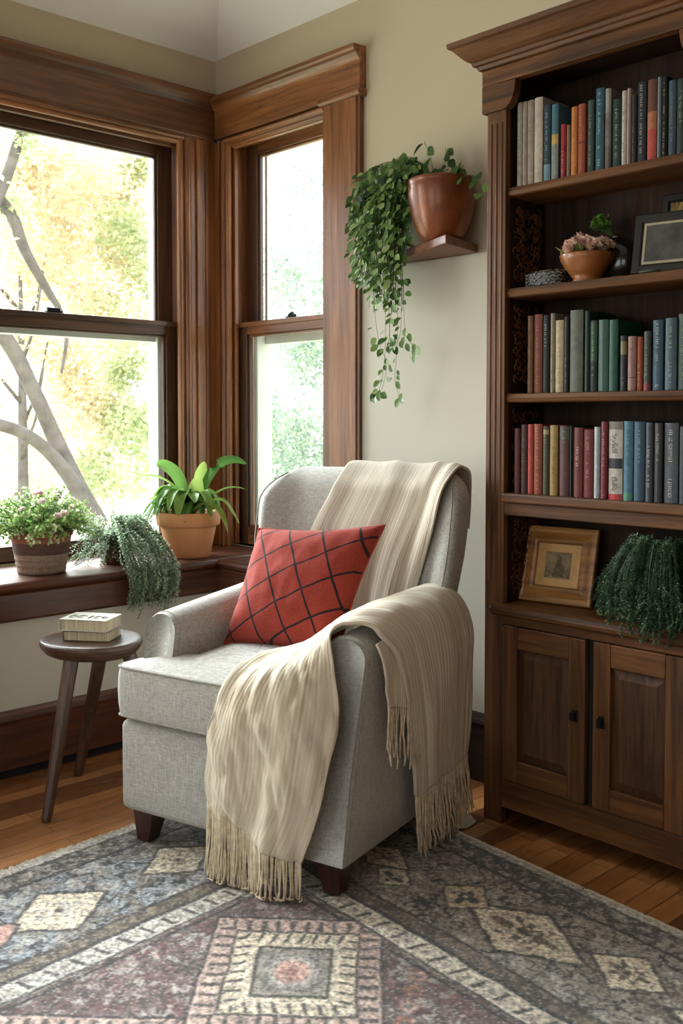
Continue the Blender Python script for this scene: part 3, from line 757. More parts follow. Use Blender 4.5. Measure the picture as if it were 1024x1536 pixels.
# picture frames
def frame(name, cx, cy, zb, w, h, lean, yaw, fw_, mats, lab, picfn, prof, cat='picture frame', depth=.016):
    e = empty(name, (cx, cy, zb), yaw); tag(e, lab, cat)
    lr = math.radians(lean)
    def T(u, t, z):   # u across, t depth (away), z up, leaned back
        return (u, t*math.cos(lr)+z*math.sin(lr), z*math.cos(lr)-t*math.sin(lr)+depth*math.sin(lr))
    def mk(vs): return [T(*v) for v in vs]
    n = len(prof); m = MB(); vs = []
    for (o_, t) in prof:     # o_ inset from the outer edge, t depth of that ring (0 = front)
        x, z0, z1 = w/2-o_, o_, h-o_
        vs += mk([(-x, t, z0), (x, t, z0), (x, t, z1), (-x, t, z1)])
    fs = [(i*4+k, i*4+(k+1) % 4, (i+1)*4+(k+1) % 4, (i+1)*4+k) for i in range(n-1) for k in range(4)] + [(3, 2, 1, 0)]
    m.add(vs, fs); build('moulding', m, mats[0], e, local=True)
    oi = prof[-1][0]; t = prof[-1][1]-.0005
    ow, oh = w-2*oi, h-2*oi
    m = MB(); m.add(mk([(-ow/2, t, oi), (ow/2, t, oi), (ow/2, t, oi+oh), (-ow/2, t, oi+oh), (-ow/2, depth, oi), (ow/2, depth, oi), (ow/2, depth, oi+oh), (-ow/2, depth, oi+oh)]), [(0, 1, 2, 3), (7, 6, 5, 4), (0, 4, 5, 1), (2, 6, 7, 3)])
    build('mat_board', m, mats[1], e, local=True)
    picfn(e, mk, ow, oh, oi, t)
    sp_ = MB(); sp_.add(mk([(-.02, depth, h*.25), (.02, depth, h*.25), (.014, depth, h*.7), (-.014, depth, h*.7)]) + [(-.02, min(.03+h*.3*math.sin(lr)+.01, BY-cy-.004), .003), (.02, min(.03+h*.3*math.sin(lr)+.01, BY-cy-.004), .003)], [(0, 1, 2, 3), (0, 4, 5, 1), (3, 2, 5, 4)])
    build('easel_back', sp_, M_bk, e, local=True)
    return e
M_goldf = wood('gold_oak_frame', (112, 70, 30), (166, 114, 58), (192, 142, 80), 'x', rough=.35, coat=.4)
M_goldl = plain('gilt_mat', (186, 142, 84), .45, .15, var=.15, scale=30)
def engraving(e, mk, ow, oh, oi, t):
    pw, ph = ow*.60, oh*.62; z0 = oi+(oh-ph)/2
    t1 = NT('old_engraving'); v = t1.coord('Object'); n = t1.noise(v, 38, 6, .7, .8); n2 = t1.noise(v, 14, 3)
    t1.set(Base_Color=t1.ramp(t1.math('ADD', t1.math('MULTIPLY', n, .6), t1.math('MULTIPLY', n2, .4)), [(.35, S((70, 60, 40))), (.5, S((128, 110, 74))), (.68, S((164, 144, 98)))]), Roughness=.6)
    m = MB(); m.add(mk([(-pw/2, t-.0008, z0), (pw/2, t-.0008, z0), (pw/2, t-.0008, z0+ph), (-pw/2, t-.0008, z0+ph)]), [(0, 1, 2, 3)])
    pic = build('picture', m, t1.m, e, local=True)
    # a vague dark standing figure drawn on it
    dk = plain('engraving_ink', (92, 78, 52), .7, var=.5, scale=110)
    def blob(cx, cz_, rx, rz):
        mm = MB(); vs = [(cx+rx*math.cos(2*PI*k/18)*(1+.12*math.sin(3*k)), t-.0014, cz_+rz*math.sin(2*PI*k/18)) for k in range(18)]
        mm.add(mk(vs), [tuple(range(18))]); build('drawn_figure', mm, dk, pic, local=True)
    out_ = [(-.30, .0), (-.27, .22), (-.20, .42), (-.13, .56), (-.10, .68), (-.06, .78), (.03, .82), (.11, .77), (.13, .66), (.10, .57), (.20, .46), (.27, .30), (.25, .12), (.31, .0)]
    mm = MB(); mm.add(mk([(x*pw*.8+.004, t-.0014, z0+ph*(.06+z*.95)) for x, z in out_][::-1]), [tuple(range(len(out_)))]); build('drawn_figure', mm, dk, pic, local=True)
p_ = onz(835, 900, .657)
frame('picture_frame', 1.462, .118, .6555, .236, .225, 14, math.radians(7), .05, (M_goldf, M_goldl),
      'gold wooden picture frame with a small brown engraving, on the cupboard top',
      engraving, [(0, .016), (0, .004), (.003, .001), (.010, .0), (.018, .003), (.022, .008), (.030, .004), (.038, .001), (.046, .004), (.050, .009)])
M_bkf = plain('black_frame_wood', (30, 27, 25), .4, var=.2)
def photo(e, mk, ow, oh, oi, t):
    pw, ph = ow*.92, oh*.88; z0 = oi+(oh-ph)/2
    t1 = NT('dark_photograph'); v = t1.coord('Object'); n = t1.noise(v, 16, 4, .6)
    t1.set(Base_Color=t1.ramp(n, [(.3, S((44, 48, 46))), (.6, S((84, 88, 82))), (.8, S((112, 112, 102)))]), Roughness=.2)
    m = MB(); m.add(mk([(-pw/2, t-.0008, z0), (pw/2, t-.0008, z0), (pw/2, t-.0008, z0+ph), (-pw/2, t-.0008, z0+ph)]), [(0, 1, 2, 3)])
    build('photograph', m, t1.m, e, local=True)
M_cream = plain('cream_mat', (176, 166, 140), .7)
frame('photo_frame', 1.835, .09, ZV+.001, .215, .165, 12, math.radians(9), .03, (M_bkf, M_cream),
      'black photo frame with a grey photograph in front of the smaller frame', photo, [(0, .014), (0, .003), (.003, 0), (.020, 0), (.026, .004)])
def photo2(e, mk, ow, oh, oi, t):
    t1 = NT('golden_field_picture'); v = t1.coord('Object', (60, 60, 12)); n = t1.noise(v, 2, 4, .6)
    t1.set(Base_Color=t1.ramp(n, [(.35, S((90, 74, 30))), (.6, S((168, 140, 66)))]), Roughness=.4)
    m = MB(); m.add(mk([(-ow/2+.004, t-.0008, oi+.004), (ow/2-.004, t-.0008, oi+.004), (ow/2-.004, t-.0008, oi+oh-.004), (-ow/2+.004, t-.0008, oi+oh-.004)]), [(0, 1, 2, 3)])
    build('photograph', m, t1.m, e, local=True)
frame('photo_frame', 1.835, .165, ZV+.001, .155, .225, 8, math.radians(5), .03, (M_bkf, M_bkf),
      'dark frame with a golden picture standing behind the black photo frame', photo2, [(0, .014), (0, .003), (.003, 0), (.018, 0), (.022, .004)])
# ================================================================== ARMCHAIR (local: u right, v back, z up)
CH0 = Vector((.722, -.858, 0)); CRZ = math.atan2(.252, .968)
cu, cv_ = Vector((math.cos(CRZ), math.sin(CRZ), 0)), Vector((-math.sin(CRZ), math.cos(CRZ), 0))
ch = empty('armchair', CH0, CRZ)
tag(ch, 'light grey linen upholstered armchair with dark tapered legs standing on the rug', 'armchair')
def sstep(a, b, x): t = min(1, max(0, (x-a)/(b-a))); return t*t*(3-2*t)
def fab(name, mb, **k):
    return build(name, mb, k.pop('mat', M_linen), k.pop('parent', ch), local=True, smooth=True, **k)
# base with soft front
def rbox(u0, u1, v0, v1, z0, z1, r=.02, bulge=0, n=5):
    """rounded upholstery block as lofted rounded-rectangle rings"""
    m = MB(); rings = []
    def ring(off, z, bl):
        pts = []; a0, a1, b0, b1 = u0+off, u1-off, v0+off, v1-off; rr = max(.002, r)
        for cx, cy, s0 in ((a1-rr, b1-rr, 0), (a0+rr, b1-rr, 1), (a0+rr, b0+rr, 2), (a1-rr, b0+rr, 3)):
            for k in range(n+1):
                a = PI/2*(s0+k/n); pts.append((cx+rr*math.cos(a), cy+rr*math.sin(a), z))
        if bl: 
            mu, mv = (a0+a1)/2, (b0+b1)/2
            pts = [(x+bl*math.copysign(1, x-mu)*(1-abs(2*(y-mv)/(b1-b0))**4)*(abs(2*(x-mu)/(a1-a0))**6), y+bl*math.copysign(1, y-mv)*(1-abs(2*(x-mu)/(a1-a0))**4)*(abs(2*(y-mv)/(b1-b0))**6), z) for x, y, z in pts]
        return pts
    q = r*.9
    prof = [(q*(1-math.sin(a)), z0+q*(1-math.cos(a)), 0) for a in [PI/2*k/3 for k in range(4)]]
    prof += [(0, z0+(z1-z0)*f, bulge*math.sin(PI*f)) for f in (.25, .5, .75)]
    prof += [(q*(1-math.cos(a)), z1-q*(1-math.sin(a)), 0) for a in [PI/2*k/3 for k in range(4)]]
    rs = [ring(*p) for p in prof]; m.grid(rs, closeu=True)
    N = len(rs[0]); o = len(m.v)-N*len(rs)
    m.f.append(tuple(o+i for i in range(N-1, -1, -1))); m.f.append(tuple(o+(len(rs)-1)*N+i for i in range(N)))
    return m
fab('base', rbox(-.012, .612, -.006, .74, .108, .362, .022, .006))
# arms: loft along v
def arm(sgn):
    m = MB(); rs = []
    u_in, u_out = (.120, .018) if sgn < 0 else (.598, .712)
    zb0 = .34 if sgn < 0 else .108
    for t in [0, .012, .04, .1, .25, .45, .65, .85, 1]:
        front_in = {0: .75, .012: .9, .04: .985}.get(t, 1)
        pts = []
        zt = .650+.040*t
        flare = .010 if sgn < 0 else .014
        w = abs(u_out-u_in)/2; uc = (u_in+u_out)/2
        prof = []
        for f in (0, .2, .4, .6, .8): prof.append((1, zb0+(zt-.05-zb0)*f))
        for k in range(9):
            a = PI*k/8; prof.append((math.cos(a), zt-.05+.05*math.sin(a)))
        for f in (.8, .6, .4, .2, 0): prof.append((-1, zb0+(zt-.05-zb0)*f))
        for (x, z) in prof:
            fl = flare*sstep(.25, .62, z)
            ww = w+fl*.5
            uu = uc + (sgn*(fl*.5+.004)) + x*ww*(1 if front_in == 1 else (1-(1-front_in)*.18))
            zz = z if front_in == 1 else zb0+(z-zb0)*(1-(1-front_in)*.035)
            v0 = .0+.175*(zz-.11)*(1 if sgn > 0 else 1)
            vv = v0+(.60-v0)*t
            if t < .05: vv = v0+{0: 0, .012: .006, .04: .022}[t]
            pts.append((uu, vv, zz))
        rs.append(pts)
    m.grid(rs); N = len(rs[0]); o = 0
    m.f.append(tuple(range(N))); m.f.append(tuple((len(rs)-1)*N+i for i in range(N-1, -1, -1)))
    # close underside
    for i in range(len(rs)-1): m.f.append((i*N, (i+1)*N, (i+1)*N+N-1, i*N+N-1))
    a = fab('arm', m)
    # front seam piping
    r0 = [Vector(p) for p in rs[2]]
    pp = [p+Vector((0, -.004, 0)) for p in r0[0 if sgn > 0 else 4:(len(r0) if sgn > 0 else -4)]]
    pm = MB(); pm.tube([Vector(p)*.997+Vector((ch_u, -.001, .001)) for p, ch_u in [(p, 0) for p in pp]], .0028, 6)
    fab('piping', pm, mat=M_pipe, parent=a)
    return a
arm(-1); arm(1)
# seat cushion, T-shaped outline
out = [(-.012, .035), (-.010, .006), (.01, -.016), (.12, -.022), (.30, -.024), (.48, -.022), (.585, -.012), (.602, .02), (.602, .20), (.602, .52), (.585, .545), (.36, .55), (.13, .545), (.112, .52), (.112, .20), (.110, .125), (.10, .092), (.04, .088), (-.005, .084)]
def smooth_loop(p, k=4):
    n = len(p); r = []
    for i in range(n):
        p0, p1, p2, p3 = (Vector((*p[(i+j-1) % n], 0)) for j in range(4))
        for q in range(k):
            t = q/k; r.append(.5*((2*p1)+(-p0+p2)*t+(2*p0-5*p1+4*p2-p3)*t*t+(-p0+3*p1-3*p2+p3)*t**3))
    return r
ol = smooth_loop(out, 3); cc = Vector((.34, .16, 0))
def seatz(x, y): return .528+.022*math.exp(-(((x-.33)/.28)**2+((y-.27)/.24)**2))
m = MB(); rs = []
for sc_, z in [(.0001, .372), (.5, .372), (.93, .372), (.985, .374), (1.0, .381), (1.012, .41), (1.016, .445), (1.012, .485), (1.0, .508), (.985, .516)]:
    rs.append([tuple(cc+(p-cc)*sc_+Vector((0, 0, z))) for p in ol])
for sc_ in (.955, .9, .78, .6, .4, .2, .0001):
    row = []
    for p in ol:
        q = cc+(p-cc)*sc_; f = sstep(1.0, .72, sc_); row.append((q.x, q.y, .516+(seatz(q.x, q.y)-.516)*f))
    rs.append(row)
m.grid(rs, closeu=True)
sc_o = fab('seat_cushion', m)
for z, f in ((.378, 1.004), (.512, 1.002)):
    pm = MB(); pts = [cc+(p-cc)*f+Vector((0, 0, z)) for p in ol]; pts.append(pts[0]); pm.tube(pts, .0038, 6, cap=False); fab('piping', pm, mat=M_pipe, parent=sc_o)
# back with wings
UC = .382
def wing(x, z):   # forward shift near the sides
    a = abs(x)/.366
    return .085*sstep(.60, .98, a)*(1-.45*sstep(.93, 1.04, z))*sstep(.40, .62, z)
def vc(z): return .615+.20*(z-.45)
def halfw(z):
    W = .354-.03*sstep(.85, .55, z)
    r = .115; zt = .925
    if z > zt:
        q = min(1, (z-zt)/.112); W = W-r+r*math.sqrt(max(0, 1-q*q))*1.0
        W = max(W, .22)
    return W
def thick(z):
    return .066*math.sqrt(max(0.0, 1-max(0, (z-.975)/.060)**2)) if z > .975 else .066
def backfront(x, z):
    return vc(z)-thick(z)-wing(x, z)
m = MB(); rs = []; NS = 48
zs = [.32, .40, .48, .56, .64, .72, .79, .85, .90, .94, .965, .985, 1.003, 1.014, 1.023, 1.030, 1.034]
for z in zs:
    w = halfw(z); th = thick(z); row = []
    for k in range(NS):
        a = 2*PI*k/NS; c_, s_ = math.cos(a), math.sin(a)
        x = w*math.copysign(abs(c_)**.55, c_); y = th*math.copysign(abs(s_)**.7, s_)
        fwd = wing(x, z)*(1.0 if s_ < 0 else .55)
        row.append((UC+x, vc(z)+y-fwd, z+.006*(1-(x/.366)**2)*sstep(.9, 1.04, z)))
    rs.append(row)
m.grid(rs, closeu=True); m.f.append(tuple(range(NS-1, -1, -1))); m.f.append(tuple((len(zs)-1)*NS+i for i in range(NS)))
bk = fab('backrest', m)
pm = MB()
for sx in (-1, 1):
    pts = []
    for z in [.66+.02*i for i in range(19)]:
        if z > 1.035: break
        w = halfw(z); x = w*.955; th = thick(z)
        pts.append((UC+sx*(x+.004), vc(z)-th*.78-wing(x, z), z))
    pm.tube(pts, .0024, 5)
fab('piping', pm, mat=M_pipe, parent=bk)
def leg4(u, v, sp):
    t, b = .037, .022; m = MB()
    q = lambda r, z, du, dv: [(u-r+du, v-r+dv, z), (u+r+du, v-r+dv, z), (u+r+du, v+r+dv, z), (u-r+du, v+r+dv, z)]
    zf = .0178 if True else 0
    m.hexa(q(b, zf, sp[0], sp[1]), q(t, .112, 0, 0)); return build('leg', m, WLEG['z'], ch, local=True, bevel=.003)
leg4(.052, .052, (-.008, -.006)); leg4(.652, .060, (.008, -.006)); leg4(.07, .69, (-.004, .01)); leg4(.64, .69, (.004, .01))

# ---------------------------------------------------------------- red cushion
def c2w(u, v, z): return CH0+cu*u+cv_*v+Vector((0, 0, z))
pc = {'TL': Vector((.128, .46, .858)), 'TR': Vector((.572, .462, .893)), 'BL': Vector((.135, .275, .536)), 'BR': Vector((.515, .295, .528))}
ce = empty('throw_pillow', c2w(.33, .35, .54), CRZ)
tag(ce, 'rust red square cushion with dark diamond lines propped in the armchair', 'cushion')
off = Vector((.33, .35, .54))
def pillow(side, n=34):
    P = []
    nrm = ((pc['TR']-pc['TL']).cross(pc['BL']-pc['TL'])).normalized()
    if nrm.y > 0: nrm = -nrm
    for j in range(n+1):
        row = []
        t = j/n
        for i in range(n+1):
            s_ = i/n
            # pinch the edges inwards between corners
            ex = .045*math.sin(PI*t)*(1-2*s_); ey = .040*math.sin(PI*s_)*(1-2*t)
            a, b_ = s_+ex, t+ey
            p = (pc['BL'].lerp(pc['BR'], a)).lerp(pc['TL'].lerp(pc['TR'], a), b_)
            h = (max(0, (1-(2*s_-1)**2))*max(0, (1-(2*t-1)**2)))**.42
            wr = .007*noise.noise(Vector((s_*5, t*5, 3+side)))*h + .004*noise.noise(Vector((s_*13+4, t*9, 1)))*h
            d = (.078 if side > 0 else .055)*h
            row.append(tuple(p+nrm*side*(d+wr)-off))
        P.append(row)
    return P
def pillmat():
    t = NT('rust_red_quilted_cotton'); tc = t.new('ShaderNodeTexCoord'); sp = t.new('ShaderNodeSeparateXYZ'); 
    mp = t.new('ShaderNodeMapping'); t.link(tc.outputs['UV'], mp.inputs[0]); t.link(mp.outputs[0], sp.inputs[0])
    nz = t.noise(t.coord('UV'), 6, 2); 
    n = t.noise(t.coord('Object'), 300, 4, .7); n2 = t.noise(t.coord('Object', (1, 1, 1)), 14, 4)
    def fam(a, b, off_, per, wdt):
        s_ = t.math('ADD', t.math('ADD', t.math('MULTIPLY', sp.outputs[0], a), t.math('MULTIPLY', sp.outputs[1], b)), off_)
        s_ = t.math('ADD', s_, t.math('MULTIPLY', nz, .014))
        f = t.math('ABSOLUTE', t.math('SUBTRACT', t.math('FRACT', t.math('DIVIDE', s_, per)), .5))
        return t.math('LESS_THAN', f, wdt)
    A = fam(1.0, .62, .02, .272, .034); B = fam(-.62, 1.0, .115, .272, .034)
    ln = t.math('MAXIMUM', A, B)
    col = t.ramp(n, [(.3, S((124, 44, 36))), (.7, S((166, 68, 54)))])
    col = t.mix(col, t.ramp(n2, [(.3, (.82, .8, .8)), (.7, (1, 1, 1))]), .7, 'MULTIPLY')
    col = t.mix(col, t.mix(S((30, 24, 27)), S((50, 40, 42)), n), ln)
    t.set(Base_Color=col, Roughness=.9, Sheen_Weight=.12, Specular_IOR_Level=.12)
    t.bump(t.math('SUBTRACT', t.math('ADD', t.math('MULTIPLY', n, .6), n2), t.math('MULTIPLY', ln, .7)), .35, .003)
    return t.m
M_pil = pillmat()
M_pil_back = plain('rust_red_back', (150, 54, 44), .9, var=.15, scale=30)
m = MB(); m.grid(pillow(1)); build('front_panel', m, M_pil, ce, local=True, smooth=True)
m = MB(); m.grid(pillow(-1)); build('back_panel', m, M_pil_back, ce, local=True, smooth=True)
P = pillow(1); edge = P[0]+[r[-1] for r in P[1:]]+P[-1][::-1][1:]+[r[0] for r in P[::-1][1:]]
m = MB(); m.tube(edge, .0028, 6, cap=False); build('piping', m, M_pil_back, ce, local=True, smooth=True)

# ---------------------------------------------------------------- throws
def cr(p0, p1, p2, p3, t): return .5*((2*p1)+(-p0+p2)*t+(2*p0-5*p1+4*p2-p3)*t*t+(-p0+3*p1-3*p2+p3)*t**3)
def interp(pts, x):
    n = len(pts)-1; x = min(max(x, 0), n-1e-6); i = int(x); t = x-i
    return cr(pts[max(i-1, 0)], pts[i], pts[i+1], pts[min(i+2, n)], t)
def sheet(rows, nu, nv, wr=None):
    """rows[k][j]: control points; k along the length, j across"""
    K = len(rows)
    P = []
    for b in range(nv+1):
        x = b/nv*(K-1)
        line = [interp([rows[k][j] for k in range(K)], x) for j in range(len(rows[0]))]
        P.append([interp(line, a/nu*(len(line)-1)) for a in range(nu+1)])
    if wr:
        Q = []
        for b in range(nv+1):
            row = []
            for a in range(nu+1):
                du = P[b][min(a+1, nu)]-P[b][max(a-1, 0)]; dv = P[min(b+1, nv)][a]-P[max(b-1, 0)][a]
                n_ = du.cross(dv); n_ = n_.normalized() if n_.length > 1e-9 else Vector((0, 0, 1))
                row.append(P[b][a]+n_*wr(a/nu, b/nv))
            Q.append(row)
        P = Q
    return P
def fringe(hem, n, L, rnd, floor=.022, spread=.006, r=.0027, wind=Vector((0, 0, 0)), Lf=None, clump=3):
    m = MB()
    hem = [Vector(h) for h in hem]
    for i in range(n):
        f = (i+rnd.uniform(.2, .8))/n*(len(hem)-1); k = min(int(f), len(hem)-2); p = hem[k].lerp(hem[k+1], f-k)
        ln = (Lf(i/n) if Lf else L)*rnd.uniform(.86, 1.1)
        c = (i//clump)*clump+clump/2; fc = min(c/n*(len(hem)-1), len(hem)-1.001); kc = int(fc); pcn = hem[kc].lerp(hem[kc+1], fc-kc)
        tgt = p.lerp(pcn, rnd.uniform(.2, .8)); ph = rnd.uniform(0, 6.28); q = rnd.uniform(.5, 1.4)*spread
        pts = []
        for s_ in range(9):
            a = s_/8
            z = p.z+.004-ln*a
            w_ = q*math.sin(ph+a*(4+2*rnd.random()))*a
            pp = p.lerp(tgt, sstep(0, .6, a))+wind*a*a+Vector((w_, q*.6*math.cos(ph+a*5)*a, 0))
            pp.z = max(z, floor+rnd.uniform(0, .004)); pts.append(pp)
        m.tube(pts, [r, r*1.1, r, r*.95, r*1.05, r, r*.9, r*1.05, r*.6], 5)
    return m
# throw over the chair back
t1o = Vector((.45, .62, 1.05)); t1 = empty('knitted_throw', c2w(*t1o), CRZ)
tag(t1, 'ribbed cream knitted throw hanging over the top of the armchair back', 'throw blanket')
rows = []
def L1(z):  # left edge u at height z
    return .205+(.30-.205)*sstep(.78, 1.05, z)
def R1(z): return .600+(.690-.600)*sstep(.62, 1.04, z)
def row_front(z, offs=.014):
    return [Vector((L1(z)+(R1(z)-L1(z))*f, backfront(L1(z)+(R1(z)-L1(z))*f-UC, z)-offs, z)) for f in [i/6 for i in range(7)]]
zz = [.56, .64, .72, .80, .88, .95, .99, 1.02]
for z in zz: rows.append(row_front(z))
def flat(z, v, n_=7): 
    l, r_ = L1(1.05), R1(1.05)
    return [Vector((l+(r_-l)*f, v-wing(l+(r_-l)*f-UC, 1.04)*.55, z+.004*(1-((f-.5)*2)**2))) for f in [i/6 for i in range(n_)]]
rows.append(flat(1.050, vc(1.03)-.020)); rows.append(flat(1.052, vc(1.03)+.022)); rows.append(flat(1.028, vc(1.02)+.075)); rows.append(flat(.95, vc(.95)+.088)); rows.append(flat(.86, vc(.86)+.092))
def wr1(u, v):
    e = math.sin(PI*min(1, max(0, u)))
    return (.0055*math.sin(u*19+2*noise.noise(Vector((u*3, v*2.5, 0))))+.007*noise.noise(Vector((u*5, v*3, 7))))*(1-.4*v) + .010*math.exp(-((u-.93)/.04)**2)+ .008*math.exp(-((u-.80)/.03)**2)*(1-v)
P = sheet(rows, 90, 100, wr1)
P = [[p-t1o for p in r_] for r_ in P]
m = MB(); m.grid(P); build('cloth', m, M_throw1, t1, local=True, smooth=True, solid=.006)

# throw over the right arm
t2o = Vector((.66, .3, .69)); t2 = empty('wool_throw', c2w(*t2o), CRZ)
tag(t2, 'oatmeal wool throw with long fringe draped over the right arm and seat front', 'throw blanket')
V = lambda a, b, c: Vector((a, b, c))
rows = [
 # left/back edge ................................ right/front edge
 [V(.338, -.050, .222), V(.40, -.060, .196), V(.46, -.052, .165), V(.535, -.062, .135), V(.615, -.030, .112)],
 [V(.336, -.052, .300), V(.41, -.066, .275), V(.49, -.054, .255), V(.58, -.064, .240), V(.660, -.026, .235)],
 [V(.350, -.054, .385), V(.42, -.070, .370), V(.51, -.058, .360), V(.60, -.064, .355), V(.678, -.006, .355)],
 [V(.372, -.056, .460), V(.44, -.074, .460), V(.52, -.064, .460), V(.61, -.052, .465), V(.690,  .020, .470)],
 [V(.395, -.036, .532), V(.46, -.038, .542), V(.53, -.030, .552), V(.60,  .000, .560), V(.660,  .050, .575)],
 [V(.395, .080, .562), V(.46, .075, .575), V(.53, .065, .592), V(.588, .062, .615), V(.628,  .085, .648)],
 [V(.425, .215, .570), V(.49, .185, .598), V(.55, .150, .632), V(.600, .125, .658), V(.640,  .105, .676)],
 [V(.500, .350, .600), V(.55, .290, .645), V(.595, .225, .680), V(.635, .168, .690), V(.672,  .118, .684)],
 [V(.585, .470, .672), V(.615, .385, .698), V(.645, .295, .706), V(.680, .205, .702), V(.715,  .138, .676)],
 [V(.665, .560, .716), V(.685, .460, .716), V(.705, .350, .708), V(.730, .240, .692), V(.742,  .150, .650)],
 [V(.735, .600, .690), V(.750, .500, .684), V(.762, .390, .668), V(.762, .275, .642), V(.764,  .185, .600)],
 [V(.775, .615, .590), V(.782, .515, .580), V(.784, .410, .560), V(.776, .305, .535), V(.772,  .215, .505)],
 [V(.770, .622, .460), V(.776, .530, .450), V(.778, .435, .430), V(.774, .340, .410), V(.764,  .255, .390)],
 [V(.762, .628, .330), V(.766, .545, .318), V(.768, .450, .305), V(.764, .365, .290), V(.760,  .290, .275)],
 [V(.756, .630, .225), V(.760, .550, .215), V(.760, .465, .205), V(.758, .385, .198), V(.754,  .308, .190)],
]
def wr2(u, v):
    f = .010*noise.noise(Vector((u*4.5, v*5, 2)))+.006*noise.noise(Vector((u*11, v*7, 5)))
    g = .0065*math.sin(u*17+3.0*noise.noise(Vector((u*2, v*4, 9))))
    q = u*.8+v*2.2; k = .010*abs(noise.noise(Vector((q*4.0, (u-v*.6)*3.2, 4))))+.006*abs(noise.noise(Vector((q*9, (u-v)*6, 14))))
    return f+g*(.18+.82*sstep(.45, .9, v))+k*sstep(.62, .1, v)*2.3
P = sheet(rows, 80, 150, lambda u, v: abs(wr2(u, v))*.9-.002)
hemA = [p.copy() for p in P[0]]; hemB = [p.copy() for p in P[-1]]
Pl = [[p-t2o for p in r_] for r_ in P]
m = MB(); m.grid(Pl); tc_ = build('cloth', m, M_throw2, t2, local=True, smooth=True, solid=.006)
# rolled front edge of the throw over the arm
m = MB(); pts = [P[i][-1]-t2o+Vector((0, 0, .0)) for i in range(58, 150, 3)]; m.tube(pts, [.005+.003*math.sin(PI*i/len(pts)) for i in range(len(pts))], 8)
build('rolled_edge', m, M_throw2, tc_, local=True, smooth=True)
Rt = random.Random(21)
m = fringe(hemA, 74, .17, Rt, spread=.008, wind=Vector((-.0, -.006, 0)), Lf=lambda f: .20+.02*math.sin(f*3+1)); m.v = [(a-t2o.x, b_-t2o.y, c-t2o.z) for a, b_, c in m.v]
build('fringe', m, M_fringe, t2, local=True, smooth=True, kind='stuff')
m = fringe(hemB, 64, .17, Rt, spread=.007, wind=Vector((.012, .004, 0)), Lf=lambda f: .17-.0*f); m.v = [(a-t2o.x, b_-t2o.y, c-t2o.z) for a, b_, c in m.v]
build('fringe', m, M_fringe, t2, local=True, smooth=True, kind='stuff')
# shorter folded flap in front
fr = [[V(.745, .335, .655), V(.746, .235, .650), V(.738, .118, .636)], [V(.764, .335, .580), V(.762, .235, .575), V(.760, .122, .575)],
      [V(.762, .330, .510), V(.770, .235, .510), V(.760, .130, .520)], [V(.758, .325, .440), V(.768, .235, .455), V(.758, .142, .478)]]
P = sheet(fr, 24, 30, lambda u, v: .004*noise.noise(Vector((u*5, v*4, 2)))+.003*math.sin(u*14))
hemC = [p.copy() for p in P[-1]]
m = MB(); m.grid([[p-t2o for p in r_] for r_ in P]); fo = build('folded_flap', m, M_throw2, t2, local=True, smooth=True, solid=.006)
m = fringe(hemC, 26, .14, Rt, spread=.006, Lf=lambda f: .155-.01*f); m.v = [(a-t2o.x, b_-t2o.y, c-t2o.z) for a, b_, c in m.v]
build('fringe', m, M_fringe, fo, local=True, smooth=True)

# ================================================================== STOOL + BOOKS
sx, sy = .362, -.748
ZS = .515
st = empty('stool', (sx, sy, 0)); tag(st, 'dark brown three-legged wooden stool left of the armchair', 'stool')
m = MB(); prof = [(0, -.050), (.118, -.050), (.134, -.042), (.147, -.026), (.152, -.014), (.152, -.006), (.147, -.001), (.138, 0), (0, 0)]
ring = []
for r_, z in prof:
    row = []
    for k in range(56):
        a = 2*PI*k/56; rr = r_*(1+.05*math.cos(a*2-1.2)+.025*math.cos(3*a+.5))
        row.append((sx+rr*math.cos(a), sy+rr*math.sin(a), ZS+z))
    ring.append(row)
m.grid(ring, closeu=True); build('seat', m, WST['y'], st, smooth=False, bevel=.002)
def stleg(tx, ty, bx, by):
    m = MB(); rt, rb_ = .024, .0165; 
    def oct_(x, y, r, z): return [(x+r*math.cos(PI/8+PI/4*k), y+r*math.sin(PI/8+PI/4*k), z) for k in range(8)]
    rows_ = [oct_(bx+(tx-bx)*f, by+(ty-by)*f, rb_+(rt-rb_)*f, .0005+(ZS-.047)*f) for f in (0, .03, .5, 1)]
    rows_[0] = oct_(bx, by, rb_-.003, .0005)
    m.grid(rows_, closeu=True); m.f.append(tuple(range(7, -1, -1))); m.f.append(tuple(24+i for i in range(8)))
    build('leg', m, WST['z'], st, bevel=.002)
stleg(.388, -.835, .410, -.935); stleg(.318, -.690, .125, -.672+.0); stleg(.440, -.668, .560, -.560)
